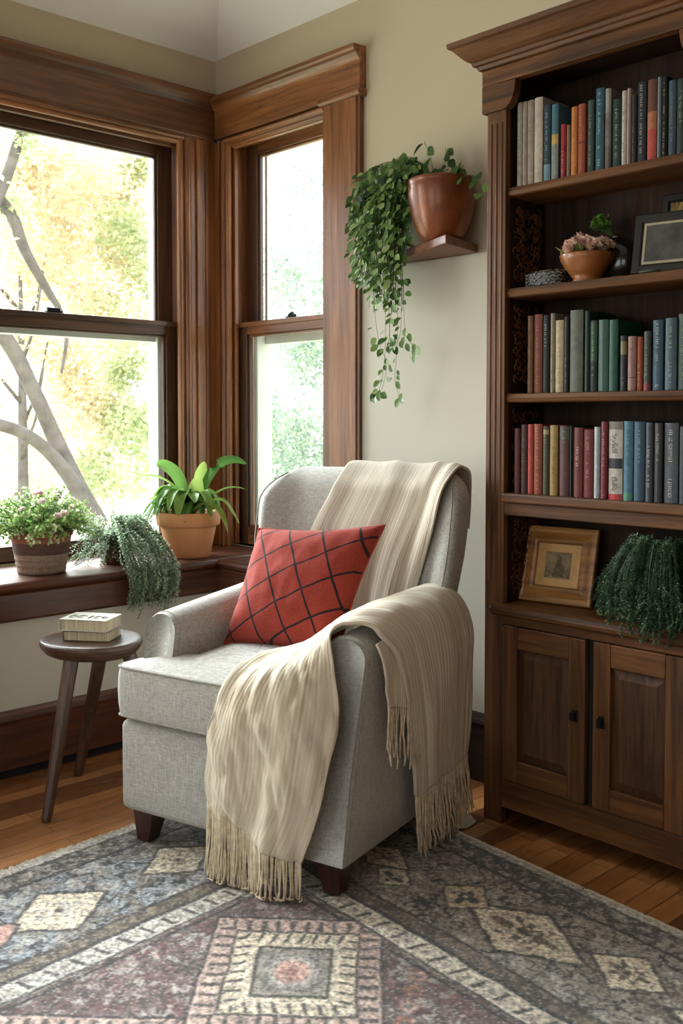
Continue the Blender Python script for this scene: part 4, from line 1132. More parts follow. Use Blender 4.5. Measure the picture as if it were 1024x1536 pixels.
# two paperbacks
def flatbook(z0, h, cx, cy, w, d, rz, cov, lab, side=None, title=False):
    e = empty('book', (cx, cy, z0), rz); tag(e, lab, 'book', None)
    c = MB(); c.box(-w/2, w/2, -d/2, d/2, 0, .002).box(-w/2, w/2, -d/2, d/2, h-.002, h).box(-w/2, -w/2+.002, -d/2, d/2, .002, h-.002)
    cvr = build('cover', c, cloth(cov, .35), e, local=True, bevel=.0007, seg=1)
    build('pages', MB().box(-w/2+.0022, w/2-.003, -d/2+.003, d/2-.003, .0022, h-.0022), M_pages, e, local=True)
    if side: build('spine_band', MB().box(-w/2-.0006, -w/2, -d/2+.002, -d/2+d*.45, .003, h-.003), cloth(side), cvr, local=True)
    if title:
        m = MB()
        for k, (x, r1, r2) in enumerate(((-.052, .011, .020), (-.022, .014, .019), (.006, .003, .019), (.030, .012, .018), (.052, .009, .013))):
            pts = [(x+r1*math.cos(a), -.012+r2*math.sin(a), h+.0005) for a in [2*PI*i/16 for i in range(15 if k % 2 else 17)]]; m.tube(pts, .0009, 5)
            pts = [(x+r1*.5*math.cos(a), -.012+r2*.6*math.sin(a), h+.0005) for a in [2*PI*i/12 for i in range(9)]]; m.tube(pts, .0007, 5)
        build('cover_drawing', m, cloth((96, 92, 84)), cvr, local=True)
    return e
brz = math.radians(34)
flatbook(ZS+.001, .030, .366, -.750, .148, .108, brz+.06, (124, 92, 48), 'lower tan-edged paperback of the pair on the stool', (60, 44, 30))
flatbook(ZS+.0315, .036, .362, -.753, .156, .114, brz, (206, 204, 190), 'upper white-covered paperback lying on the other book on the stool', (60, 150, 150), True)

# ================================================================== RUG
RC = np.array([.612, -.075]); E1 = np.array([1, -.085]); E2 = np.array([.05, -1.])
RA, RB_ = 2.45, 2.25; st_ = .0042
na, nb = int(RA/st_), int(RB_/st_)
a = np.linspace(0, RA, na); b = np.linspace(0, RB_, nb); A, B = np.meshgrid(a, b, indexing='ij')
rs_ = np.random.RandomState(4)
def vnoise(X, Y, seed=0):
    r_ = np.random.RandomState(seed); T = r_.rand(256, 256)
    xi = np.floor(X).astype(int); yi = np.floor(Y).astype(int); fx = X-xi; fy = Y-yi; fx = fx*fx*(3-2*fx); fy = fy*fy*(3-2*fy)
    g = lambda i, j: T[i % 256, j % 256]
    return (g(xi, yi)*(1-fx)+g(xi+1, yi)*fx)*(1-fy)+(g(xi, yi+1)*(1-fx)+g(xi+1, yi+1)*fx)*fy
def fb(X, Y, s, seed=0): return (vnoise(X*s, Y*s, seed)+.5*vnoise(X*s*2.1, Y*s*2.1, seed+1)+.25*vnoise(X*s*4.3, Y*s*4.3, seed+2))/1.75
# hand-woven wobble
Aw = A+.012*(fb(A, B, 9, 50)-.5)+.006*(fb(A, B, 40, 51)-.5); Bw = B+.012*(fb(A, B, 9, 60)-.5)+.006*(fb(A, B, 40, 61)-.5)
M_ = np.minimum(Aw, Bw); AL = np.where(Aw < Bw, Bw, Aw)     # distance from edge, position along it
C_ = lambda *c: np.array(S(c))
cream, gb, dk, bl, wine, rust, teal, pink, tan, lg = C_(188, 177, 156), C_(140, 133, 124), C_(38, 35, 37), C_(128, 138, 150), C_(112, 62, 62), C_(170, 104, 72), C_(74, 92, 96), C_(178, 140, 128), C_(126, 112, 94), C_(164, 160, 154)
X = np.zeros((na, nb, 3)); 
def put(mask, col, al=1.0):
    mask = np.clip(mask, 0, 1)[..., None]*al; X[:] = X*(1-mask)+np.array(col)*mask
hard = lambda d, w=.004: np.clip(.5+d/w, 0, 1)
put(np.ones_like(A), gb)
# ground of the wide border: one greige, with cool light painted into the left run, scrolling dark vines
left = (Aw < Bw)
sp1 = fb(A, B, 55, 1); vine = np.abs(fb(A+.02*np.sin(B*30), B+.02*np.sin(A*30), 17, 10)-.5)
put((M_ < .43).astype(float), gb); put(((M_ < .43) & left).astype(float), bl, .75)
put(hard(.040-vine, .02)*(M_ < .43), dk, .95)
vine2 = np.abs(fb(A, B, 34, 20)-.5); put(hard(.030-vine2, .02)*(M_ < .43), dk, .85)
blot = fb(A, B, 22, 30); put(hard(blot-.60, .03)*(M_ < .43), lg, .55)
put(hard(.5-fb(A, B, 26, 33)-.10, .03)*(M_ < .43), tan, .5)
# outer guard band
put(((M_ < .105)).astype(float), gb, .7); put((M_ < .105)*hard(sp1-.5, .05), dk, .75)
put(hard(.006-np.abs(M_-.108)), dk); put(hard(.004-np.abs(M_-.03)), dk, .7)
put(hard(.026-M_, .008), lg)
# medallions in the border
def medal(cm, cal, rm, ra, isleft, inner, kind):
    d = (np.abs(M_-cm)/rm+np.abs(AL-cal)/ra); sel = (left == isleft)
    wob = .10*np.sin(np.arctan2(M_-cm, AL-cal)*8)
    put(sel*hard(1.12-d, .12), dk, .9); put(sel*hard(1.0-d+wob*.3, .08), cream if not kind else inner, .95)
    dd = np.hypot((M_-cm)/rm, (AL-cal)/ra); pet = .42+.16*np.cos(np.arctan2(M_-cm, AL-cal)*(8 if not kind else 4))
    put(sel*hard(pet-dd, .08)*hard(fb(A, B, 60, 70)-.42, .1), inner if not kind else dk, .85)
    put(sel*hard(.10-dd, .06), cream if kind else dk, .8)
medal(.29, 1.085, .105, .13, True, lg, 0); medal(.27, .72, .09, .11, True, tan, 0); medal(.28, 1.30, .10, .11, True, pink, 1); medal(.29, 1.75, .105, .13, True, lg, 0)
medal(.285, 1.16, .105, .17, False, C_(92, 78, 62), 0); medal(.265, .96, .07, .075, False, C_(176, 162, 136), 1); medal(.24, 1.42, .075, .09, False, C_(96, 82, 66), 0); medal(.27, .66, .06, .10, False, tan, 0); medal(.33, .76, .05, .06, False, cream, 1)
medal(.285, 1.70, .105, .15, False, C_(92, 78, 62), 0); medal(.26, 1.95, .07, .08, False, tan, 1)
# plain stripe and guard with tick marks
put(hard(.022-np.abs(M_-.455)), tan); put(hard(.022-np.abs(M_-.455))*hard(sp1-.5, .08), dk, .5)
for p_ in (.432, .480): put(hard(.004-np.abs(M_-p_)), dk, .9)
put(hard(.032-np.abs(M_-.520)), lg); put(hard(.032-np.abs(M_-.520))*(~left), cream, .5)
ph = (AL % .062)-.031; tick = np.abs(ph+.35*(M_-.52)); put(hard(.0055-tick)*hard(.022-np.abs(M_-.52)), dk, .85)
ph2 = ((AL+.031) % .062)-.031; put(hard(.009-np.hypot(ph2, M_-.52))*1.0, gb, .8)
for p_ in (.486, .554): put(hard(.0035-np.abs(M_-p_)), dk, .9)
# field
F_ = M_ > .56
put(F_.astype(float), C_(118, 98, 96)); put(F_*hard(fb(A, B, 34, 40)-.56, .05), wine, .6); put(F_*hard(.045-np.abs(fb(A, B, 24, 42)-.5), .03), dk, .55); put(F_*hard(fb(A, B, 38, 44)-.62, .04), lg, .6)
put(hard(.005-np.abs(M_-.575)), dk, .9); put(hard(.005-np.abs(M_-.60)), wine, .6)
def dia(ca, cb2, R_, style):
    da, db = Aw-ca, Bw-cb2; r = np.abs(da)+np.abs(db); p1, p2 = (da+db), (da-db)   # sides run at 45 degrees
    sel = F_
    q = np.maximum(np.abs(p1), np.abs(p2))
    put(sel*hard(R_-r, .01), dk); put(sel*hard(R_-.010-r, .008), C_(176, 152, 142) if style != 2 else C_(160, 116, 96), .9); 
    # rows of hooks along the sides
    al = np.where(np.abs(p1) > np.abs(p2), p2, p1)
    hk = np.abs(((al) % .05)-.025)
    put(sel*hard(R_-.020-r)*hard(r-(R_-.080))*hard(.008-hk, .006), dk, .8)
    put(sel*hard(R_-.082-r, .008), dk); put(sel*hard(R_-.092-r, .008), C_(182, 170, 150) if style != 2 else teal)
    hk2 = np.abs(((al+.01) % .046)-.023-.25*(r-(R_-.115)))
    put(sel*hard(R_-.096-r)*hard(r-(R_-.145))*hard(.006-hk2, .005), dk, .85)
    put(sel*hard(R_-.17-r, .006), dk, .9); put(sel*hard(R_-.182-r, .006), gb if style == 0 else lg)
    put(sel*hard(R_-.21-r, .02), C_(112, 110, 110), .8)
    if style == 0:
        put(sel*hard(.060-np.hypot(da, db), .02), lg, .8); put(sel*hard(.040-np.hypot(da, db), .016), pink); put(sel*hard(.014-np.hypot(da, db), .012), C_(150, 100, 96), .7)
    elif style == 1:
        put(sel*hard(R_-.2-r)*hard(.004-np.abs((p1 % .022)-.011)), dk, .6); put(sel*hard(.018-np.hypot(da, db), .012), tan)
    else:
        put(sel*hard(R_-.2-r)*hard(fb(A, B, 40, 81)-.5, .05), wine, .8); put(sel*hard(R_-.2-r)*hard(fb(A, B, 30, 83)-.6, .05), teal, .8)
base_a, base_b = .935-.045+.0, .80
dia(.89, .80, .30, 0); dia(.86, 1.36, .30, 1); dia(1.47, .92, .33, 2); dia(1.45, 1.52, .32, 0); dia(2.05, .95, .32, 1); dia(.9, 1.95, .3, 2); dia(2.05, 1.6, .32, 2); dia(1.5, 2.1, .3, 1)
# column of small rosettes between the first two diamonds
for k in range(14):
    cb3 = .62+.045*k+.0; ca3 = 1.19-.0*k
    d = np.hypot(Aw-(1.10+.045*k*.62), Bw-(.60+.045*k)); put(F_*hard(.020-d, .012), rust if k % 2 else pink, .75); put(F_*hard(.008-d, .008), teal, .8)
# worn, speckled pile
spk = rs_.rand(na, nb); spk = (spk+np.roll(spk, 1, 0)+np.roll(spk, 1, 1)+np.roll(spk, (1, 1), (0, 1)))/4
X *= (.40+1.25*spk)[..., None]; X[:] = X*(.88+.24*fb(A, B, 3, 90))[..., None]
sel = rs_.rand(na, nb) < .07; X[sel] = X[sel]*.5+lg*.6
sel = rs_.rand(na, nb) < .13; X[sel] *= .45
lum = X.mean(-1, keepdims=True); X[:] = lum+(X-lum)*.62; mu = .17; X[:] = np.clip(mu*(X/mu)**1.55*.98, 0, 1)
Z = .0125+.0022*rs_.rand(na, nb)+.0016*fb(A, B, 60, 99)
edge = np.minimum(np.minimum(A, B), np.minimum(RA-A, RB_-B)); Z = np.where(edge < .004, .001, Z)
wx = RC[0]+A*E1[0]+B*E2[0]; wy = RC[1]+A*E1[1]+B*E2[1]
wob = (.004*(fb(B, B*0, 14, 5)-.5)+.003)*np.exp(-A/.02); wx -= wob*2
rg = empty('area_rug', (1.7, -1.25, 0)); tag(rg, 'worn oriental rug with grey borders and diamond medallions on the wooden floor', 'rug')
me = D.meshes.new('pile'); nv_ = na*nb
co = np.stack([wx-1.7, wy+1.25, Z], -1).reshape(-1, 3).astype(np.float32)
ii = np.arange(na-1)[:, None]*nb+np.arange(nb-1)[None]; q = np.stack([ii, ii+1, ii+nb+1, ii+nb], -1).reshape(-1)[::-1].astype(np.int32)
me.vertices.add(nv_); me.vertices.foreach_set('co', co.ravel()); nf = (na-1)*(nb-1)
me.loops.add(nf*4); me.polygons.add(nf); me.loops.foreach_set('vertex_index', q)
me.polygons.foreach_set('loop_start', np.arange(nf, dtype=np.int32)*4); me.polygons.foreach_set('loop_total', np.full(nf, 4, dtype=np.int32))
me.update(); me.validate()
ca = me.attributes.new('weave', 'FLOAT_COLOR', 'POINT'); ca.data.foreach_set('color', np.concatenate([np.clip(X, 0, 1), np.ones((na, nb, 1))], -1).astype(np.float32).ravel())
me.shade_smooth()
t = NT('rug_pile'); at = t.new('ShaderNodeAttribute', attribute_name='weave'); n = t.noise(t.coord('Object'), 320, 4, .75)
col = t.mix(at.outputs['Color'], t.ramp(n, [(.35, (.62, .61, .6)), (.62, (1.15, 1.14, 1.12))]), .8, 'MULTIPLY')
t.set(Base_Color=col, Roughness=.97, Sheen_Weight=.35, Sheen_Roughness=.6, Specular_IOR_Level=.08); t.bump(n, .6, .004)
me.materials.append(t.m); ro = D.objects.new('pile', me); COL.objects.link(ro); ro.parent = rg
# short edge fringe
Rr = random.Random(8); m = MB()
def rpt(a_, b_, z): return (RC[0]+a_*E1[0]+b_*E2[0], RC[1]+a_*E1[1]+b_*E2[1], z)
for i in range(2400):
    b_ = Rr.uniform(.3, RB_); L = Rr.uniform(.012, .034); dd = Rr.uniform(-.012, .012)
    p0 = Vector(rpt(.006, b_, .012)); p1 = Vector(rpt(-L*.5, b_+dd*.5, .010+Rr.random()*.006)); p2 = Vector(rpt(-L, b_+dd, .002+Rr.random()*.004))
    m.tube([p0, p1, p2], [.0018, .0016, .001], 3, cap=False)
for i in range(2200):
    a_ = Rr.uniform(.3, RA); L = Rr.uniform(.006, .016); dd = Rr.uniform(-.01, .01)
    m.tube([rpt(a_, .006, .013), rpt(a_+dd*.5, -L*.5, .014), rpt(a_+dd, -L, .006+Rr.random()*.004)], [.0018, .0016, .001], 3, cap=False)
build('edge_fringe', m, plain('fringe_wool', (206, 200, 186), .95, var=.2, scale=50), rg, kind='stuff')
# paper card on the floor beside the throw's fringe
q = [onz(676, 1243, .003), onz(700, 1243, .003), onz(714, 1233, .003), onz(698, 1214, .003)]
m = MB(); m.add([tuple(p) for p in q]+[(p.x, p.y, p.z+.002) for p in q], [(0, 1, 2, 3), (7, 6, 5, 4), (0, 4, 5, 1), (1, 5, 6, 2), (2, 6, 7, 3), (3, 7, 4, 0)])
cd = build('paper_card', m, plain('off_white_card', (200, 192, 176), .8, var=.04), origin=tuple(q[0])); tag(cd, 'small off-white card lying under the throw fringe on the floor', 'card')
# ================================================================== PLANTS
Rp = random.Random(17)
M_soil = plain('potting_soil', (46, 34, 26), .95, var=.4, scale=60, bump=.5)
def strap(m, pts, W, t=.5, fold=.22, nseg=14, prof=None, side=None):
    """long leaf along a curve through pts"""
    pts = [Vector(p) for p in pts]; K = len(pts)-1; c = [interp(pts, i/nseg*K) for i in range(nseg+1)]
    vs = []
    for i, p in enumerate(c):
        d = (c[min(i+1, nseg)]-c[max(i-1, 0)]).normalized()
        sd = d.cross(Vector((0, 0, 1))) if side is None else Vector(side)-d*Vector(side).dot(d)
        sd = sd.normalized() if sd.length > .05 else RT.copy()
        up = sd.cross(d); a = i/nseg
        w = W*.5*(math.sin(PI*min(1, a*.93+.06))**.7 if prof is None else prof(a))
        vs += [p+sd*w+up*w*fold*2, p+sd*w*.5+up*w*fold*.7, p, p-sd*w*.5+up*w*fold*.7, p-sd*w+up*w*fold*2]
    fs = [(i*5+k, i*5+k+1, (i+1)*5+k+1, (i+1)*5+k) for i in range(nseg) for k in range(4)]
    return m.add(vs, fs, t=t)
# --- terracotta pot with broad strap leaves
tx, ty, tz = -.125, -.045, .652
M_terra = plain('terracotta', (212, 146, 98), .7, var=.10, scale=7, bump=.1)
e = empty('potted_bromeliad', (tx, ty, tz)); tag(e, 'bright green strap-leaved plant in a terracotta pot at the sill corner', 'potted plant')
pf = [(0, .0), (.080, 0), (.084, .004), (.108, .118), (.109, .122), (.120, .126), (.123, .130), (.127, .172), (.125, .178), (.118, .179), (.114, .172), (.111, .150), (0, .150)]
po = build('pot', MB().lathe(pf, (tx, ty, tz+.0005), 64), M_terra, e, smooth=True)
for p in po.data.polygons: pass
build('soil', MB().lathe([(0, .158), (.06, .160), (.1105, .154), (.1105, .1505), (0, .1502)], (tx, ty, tz), 32), M_soil, e, smooth=True)
M_brom = leafmat('fresh_green_strap_leaves', [(48, 82, 48), (88, 130, 66), (134, 170, 84), (176, 200, 108)], .38, .34)
c0 = Vector((tx, ty, tz+.165)); FWh = Vector((FW.x, FW.y, 0)).normalized()
def bl(pts, W, t, **k):   # pts in (right, toward camera, up) metres from the pot centre
    m = MB(); strap(m, [c0+RT*a-FWh*b+Vector((0, 0, c)) for a, b, c in pts], W, t=t, **k); build('leaf', m, M_brom, e, smooth=True)
bl([(-.01, 0, .0), (-.04, .0, .09), (-.11, .01, .145), (-.18, .02, .150), (-.205, .02, .125)], .036, .7)
bl([(0, .0, .0), (-.02, -.01, .10), (-.05, -.01, .165), (-.10, -.01, .200), (-.125, -.01, .192)], .050, .45, side=(RT.x*.5, RT.y*.5, .8))
bl([(.01, -.01, .02), (.04, -.02, .11), (.050, -.02, .165), (.062, -.02, .208)], .052, .95, side=tuple(RT), fold=.12)
bl([(.01, .02, .0), (.03, .035, .07), (.040, .04, .12), (.052, .04, .152)], .062, .98, side=tuple(RT), fold=.12)
bl([(.02, -.01, .0), (.07, -.01, .13), (.12, -.01, .20), (.18, -.01, .218), (.228, 0, .200)], .038, .35, side=(RT.x*.6, RT.y*.6, .7))
bl([(.02, 0, .0), (.08, .01, .06), (.14, .02, .10), (.19, .02, .108), (.228, .02, .100)], .030, .6)
bl([(.02, .03, .0), (.08, .05, .05), (.14, .06, .06), (.18, .06, .01), (.205, .06, -.03)], .044, .72)
bl([(.02, .04, .0), (.07, .07, .045), (.12, .09, .03), (.15, .10, -.02), (.165, .10, -.06)], .050, .85)
bl([(-.02, .02, .0), (-.07, .04, .05), (-.12, .05, .04), (-.15, .06, -.02), (-.17, .06, -.06)], .044, .3)
bl([(-.02, -.02, .0), (-.09, -.03, .06), (-.15, -.03, .04), (-.19, -.03, -.03), (-.205, -.03, -.08)], .036, .2)
for i in range(46):
    a = Rp.uniform(0, 2*PI); r = Rp.uniform(.08, .155); h = Rp.uniform(.03, .10); dz = Rp.uniform(-.05, .03)
    ca, sa = math.cos(a), math.sin(a)
    if sa < -.5 : r *= .7
    s0 = Rp.uniform(0, .03)
    bl([(s0*ca, s0*sa, 0), (r*.45*ca, r*.45*sa, h), (r*.8*ca, r*.8*sa, h*.95), (r*1.05*ca, r*1.05*sa, h*.4+dz)], Rp.uniform(.040, .058), Rp.uniform(.05, .8))

# --- generic bush of fine leafy stems
def bush(m, stems, rnd, lf=.010, lw=.005, step=.008, r=.0009, k=1):
    for pts, tt in stems:
        K = len(pts)-1; L = sum((pts[i+1]-pts[i]).length for i in range(K)); n = max(3, int(L/step))
        cs = [interp(pts, i/n*K) for i in range(n+1)]
        m.tube(cs[::2]+[cs[-1]], r, 3, cap=False, t=tt*.4)
        for i in range(1, n+1):
            d = (cs[i]-cs[i-1]).normalized()
            for s_ in (0, 1):
                q = rnd.uniform(0, 6.28); o = d.orthogonal().normalized(); o = (o*math.cos(q)+d.cross(o)*math.sin(q))
                m.leaf(cs[i], d*.6+o, d, lf*rnd.uniform(.7, 1.3), lw, t=min(1, max(0, tt+rnd.uniform(-.3, .3))), k=k)
# --- flowering plant in the woven pot
fx, fy, fz = -.150, -.655, .652
e = empty('potted_flowers', (fx, fy, fz)); tag(e, 'bushy small-leaved plant with pale pink flowers in a banded woven pot', 'potted plant')
t = NT('woven_banded_pot'); v = t.coord('Object'); sp = t.new('ShaderNodeSeparateXYZ'); t.link(v, sp.inputs[0])
band = t.ramp(t.math('DIVIDE', sp.outputs[2], .15), [(0, S((150, 128, 110))), (.44, S((150, 128, 112))), (.45, S((182, 160, 142))), (.475, S((92, 66, 60))), (.74, S((104, 76, 68))), (.75, S((160, 104, 84))), (1, S((140, 84, 66)))])
t.n[band.node.name].color_ramp.interpolation = 'LINEAR'
wv = t.noise(t.coord('Object', (60, 60, 420)), 1, 3); wn = t.noise(t.coord('Object', (330, 330, 20)), 1, 3)
col = t.mix(band, t.ramp(t.math('MULTIPLY', t.math('ADD', wv, wn), .5), [(.36, (.45, .43, .42)), (.6, (1.2, 1.18, 1.15))]), .8, 'MULTIPLY')
t.set(Base_Color=col, Roughness=.8); t.bump(wv, .7, .003)
prf = [(0, 0), (.078, 0), (.082, .004)]+[(.082+.022*f/1.0, .004+.126*f) for f in [i/24 for i in range(1, 25)]]
prf = [(r+(.0012*math.sin(z*900) if .006 < z < .066 else 0), z) for r, z in prf]+[(.109, .132), (.112, .146), (.108, .150), (.102, .146), (.100, .132), (0, .132)]
build('pot', MB().lathe(prf, (fx, fy, fz+.0005), 56), t.m, e, smooth=True)
M_fine = leafmat('small_variegated_leaves', [(66, 104, 56), (122, 158, 84), (182, 202, 130), (236, 240, 214)], .45, .5)
stems = []
for i in range(380):
    a = Rp.uniform(0, 2*PI); b_ = math.acos(Rp.uniform(-.15, 1)); rr = .192*(.72+.38*Rp.random())
    d = Vector((math.sin(b_)*math.cos(a), math.sin(b_)*math.sin(a), math.cos(b_)*.78)); p0 = Vector((fx+.05*d.x/1, fy+.05*d.y, fz+.14))
    end = Vector((fx, fy, fz+.148))+d*rr
    if end.x < -.365: end.x = -.365
    stems.append(([p0, p0.lerp(end, .5)+Vector((0, 0, .02)), end], Rp.uniform(.2, .8)))
m = MB(); bush(m, stems, Rp, .013, .010, .011)
build('foliage', m, M_fine, e)
M_fl = leafmat('pale_pink_petals', [(244, 216, 216), (250, 236, 234), (255, 252, 250)], .4, .7)
for (dx, dy, dz, rr) in ((.150, .0, .075, .030), (.095, -.045, .13, .020), (.04, -.03, .155, .024), (.03, .05, .155, .018), (.115, .055, .10, .014), (.06, -.10, .10, .016), (.0, .12, .12, .015), (.1, .09, .05, .014), (-.03, -.08, .15, .018), (.085, .02, .145, .017), (.10, .0, .055, .015)):
    m = MB(); blossom(m, (fx+dx, fy+dy, fz+.148+dz*.85), rr, Rp, 40); build('flower', m, M_fl, e, smooth=True)
# --- grey-green trailing plant that spills over the sill
M_trail = leafmat('grey_green_trailing_leaves', [(104, 126, 100), (150, 170, 140), (190, 206, 178), (232, 238, 224)], .5, .55)
gx, gy, gz = -.17, -.350, .652
e = empty('trailing_sill_plant', (gx, gy, gz)); tag(e, 'grey-green fine-leaved trailing plant spilling over the window sill', 'potted plant')
build('pot', MB().lathe([(0, 0), (.044, 0), (.048, .004), (.056, .062), (.059, .066), (.055, .068), (.051, .058), (0, .058)], (gx, gy, gz+.0005), 32), plain('small_brown_pot', (88, 60, 46), .6), e, smooth=True)
stems = []
def over(yt, L, x1=.03):   # over the front edge of the ledge and down
    p0 = Vector((gx+Rp.uniform(-.03, .03), gy+Rp.uniform(-.03, .03), gz+.06)); up = Rp.uniform(.05, .12)
    ym = gy+(yt-gy)*.55
    xo = x1+Rp.uniform(0, .05)
    return ([p0, Vector((gx+.07, ym, gz+.07+up)), Vector((xo-.015, yt-.01, gz+.03+Rp.uniform(0, .06))), Vector((xo+.01, yt+.005, gz-.03)), Vector((xo+Rp.uniform(-.005, .01), yt+Rp.uniform(-.02, .02), gz-L))], Rp.uniform(.15, .85))
for i in range(120): stems.append(over(Rp.uniform(-.43, -.235), Rp.uniform(.03, .14)*(1 if Rp.random() < .8 else 1.25)))
for i in range(80):
    yt = Rp.uniform(-.56, -.16); p0 = Vector((gx, gy, gz+.06)); q = Vector((gx+Rp.uniform(-.06, .12), yt, gz+Rp.uniform(.012, .05)))
    stems.append(([p0, p0.lerp(q, .5)+Vector((0, 0, Rp.uniform(.02, .09))), q], Rp.uniform(.1, .8)))
for i in range(80):
    a = Rp.uniform(0, 6.28); q = Vector((gx+.09*math.cos(a), gy+.15*math.sin(a), gz+Rp.uniform(.10, .19))); p0 = Vector((gx, gy, gz+.06))
    stems.append(([p0, p0.lerp(q, .5)+Vector((0, 0, .03)), q], Rp.uniform(.2, .9)))
m = MB(); bush(m, stems, Rp, .011, .0055, .008); build('foliage', m, M_trail, e)
# --- fern-like plant in the bookcase
qx, qy, qz = 1.825, .085, .6555
e = empty('trailing_shelf_plant', (qx, qy, qz)); tag(e, 'dark green trailing plant cascading over the cupboard top in the bookcase', 'potted plant')
build('pot', MB().lathe([(0, 0), (.05, 0), (.054, .004), (.066, .095), (.069, .1), (.064, .102), (.060, .09), (0, .09)], (qx, qy, qz+.0005), 32), plain('dark_brown_pot', (60, 44, 34), .6), e, smooth=True)
M_rose = leafmat('rosemary_like_leaves', [(34, 56, 40), (62, 92, 64), (104, 132, 100), (170, 186, 158)], .25, .55)
stems = []
for i in range(330):
    a = Rp.uniform(PI*.92, PI*2.08); r = Rp.uniform(.06, .125)*(1+.15*abs(math.cos(a))); top = Rp.uniform(.15, .235)
    dx, dy = math.cos(a)*r, math.sin(a)*r*.9
    if qy+dy > BY-.02: dy = BY-.02-qy
    zl = qz+.010+Rp.uniform(0, .10) if (qy+dy) > BF-.03 else qz-.030+Rp.uniform(0, .10)
    if qy+dy > .0 and qy+dy < BF+.0: dy = -.03-qy+BF-.02
    p0 = Vector((qx+dx*.25, qy+dy*.2, qz+.095))
    stems.append(([p0, Vector((qx+dx*.55, qy+dy*.5, qz+top)), Vector((qx+dx*.95, qy+dy*.95, qz+top*.72)), Vector((qx+dx*1.1, qy+dy*1.08, (qz+top*.4+zl)/2)), Vector((qx+dx*1.12+Rp.uniform(-.01, .01), qy+dy*1.10, zl))], Rp.uniform(.1, .8)))
for i in range(14):
    z1 = qz+Rp.uniform(.0, .07); xx = qx-Rp.uniform(.12, .19)
    stems.append(([Vector((qx-.03, qy, qz+.1)), Vector((qx-.09, qy-.03, qz+.15)), Vector((xx+.01, qy-.04, z1+.06)), Vector((xx, qy-.05, z1+.012))], .3))
m = MB(); bush(m, stems, Rp, .0095, .0038, .0062); build('foliage', m, M_rose, e)

# --- copper pot with pothos on the wall shelf
cx2, cy2, cz2 = 1.0, .160, 1.7655
e = empty('potted_pothos', (cx2, cy2, cz2)); tag(e, 'copper-brown pot of pothos with long vines trailing down the wall', 'potted plant')
t = NT('burnished_copper_pot'); v = t.coord('Object'); n = t.noise(v, 9, 4, .6)
t.set(Base_Color=t.ramp(n, [(.3, S((96, 50, 26))), (.7, S((140, 78, 42)))]), Roughness=.35, Metallic=.25, Coat_Weight=.1)
pp = [(0, 0), (.058, 0), (.066, .004)]+[(.066+.044*math.sin(f*PI/2)**.75, .006+.17*f) for f in [i/12 for i in range(1, 13)]]+[(.109, .186), (.111, .192), (.108, .196), (.103, .192), (.101, .170), (0, .165)]
build('pot', MB().lathe(pp, (cx2, cy2, cz2), 56), t.m, e, smooth=True)
build('soil', MB().lathe([(0, .170), (.1, .172), (.1, .1655), (0, .1655)], (cx2, cy2, cz2), 24), M_soil, e)
M_poth = leafmat('pothos_leaves', [(36, 60, 30), (72, 106, 52), (114, 146, 78), (168, 188, 124)], .35, .4)
m = MB(); ms = MB()
def heart(m, p, d, nrm, L, t): m.leaf(p, d, nrm, L, L*.72, t=t, droop=.15, fold=.14, k=7)
def vine(pts, rnd, lf, step, tt, r=.0011, sparse=1.0):
    pts = [Vector(p) for p in pts]; K = len(pts)-1; L = sum((pts[i+1]-pts[i]).length for i in range(K)); n = max(4, int(L/step))
    cs = [interp(pts, i/n*K) for i in range(n+1)]; ms.tube(cs, r, 4, cap=False, t=.3)
    for i in range(1, n+1):
        if rnd.random() > sparse: continue
        q = rnd.uniform(0, 6.28); o = Vector((math.cos(q), math.sin(q)*.7-.3, rnd.uniform(-.9, .1))).normalized()
        p = cs[i]+o*rnd.uniform(.004, .016); 
        if p.y > .262: p.y = .262
        if o.y > 0: o.y *= -.4
        heart(m, p, o+Vector((0, 0, -.35)), Vector((rnd.uniform(-.6, .6), -1, rnd.uniform(-.2, .8))), lf*rnd.uniform(.6, 1.25), min(1, max(0, tt+rnd.uniform(-.35, .35))))
top0 = Vector((cx2, cy2, cz2+.185))
def W_(px, py, y): return ony(px, py, y)
# dense curtain left of the pot
for i in range(95):
    px1 = Rp.uniform(533, 612); y = Rp.uniform(.07, .22); zt = Rp.uniform(250, 320)+max(0, (575-px1))*.45; pb = Rp.uniform(330, 480) if px1 < 600 else Rp.uniform(300, 380)
    if px1 < 550: pb = min(pb, 420)
    s0 = top0+Vector((Rp.uniform(-.09, -.02), Rp.uniform(-.06, .05), 0))
    vine([s0, W_((px1+640)/2, (zt+240)/2-Rp.uniform(0, 14), y), W_(px1, zt, y), W_(px1+Rp.uniform(-6, 8), (zt+pb)/2, y), W_(px1+Rp.uniform(-8, 14), pb, y)], Rp, .026, .019, Rp.uniform(.15, .8), sparse=.9)
for i in range(12):     # loose stems reaching up and over the rim
    a = Rp.uniform(0, 6.28); r = Rp.uniform(.03, .09)
    vine([top0+Vector((r*.3*math.cos(a), r*.3*math.sin(a), -.015)), top0+Vector((r*math.cos(a), min(r*math.sin(a), .07), Rp.uniform(.03, .06)))], Rp, .034, .022, .3)
for pth in ([(650, 262), (645, 235), (636, 212)], [(640, 262), (622, 240), (596, 236)], [(662, 262), (668, 240), (668, 222)], [(668, 265), (690, 248), (686, 246)], [(690, 266), (706, 262), (718, 270), (722, 290)]):
    vine([W_(a, b_, .13) for a, b_ in pth], Rp, .040, .018, .25)
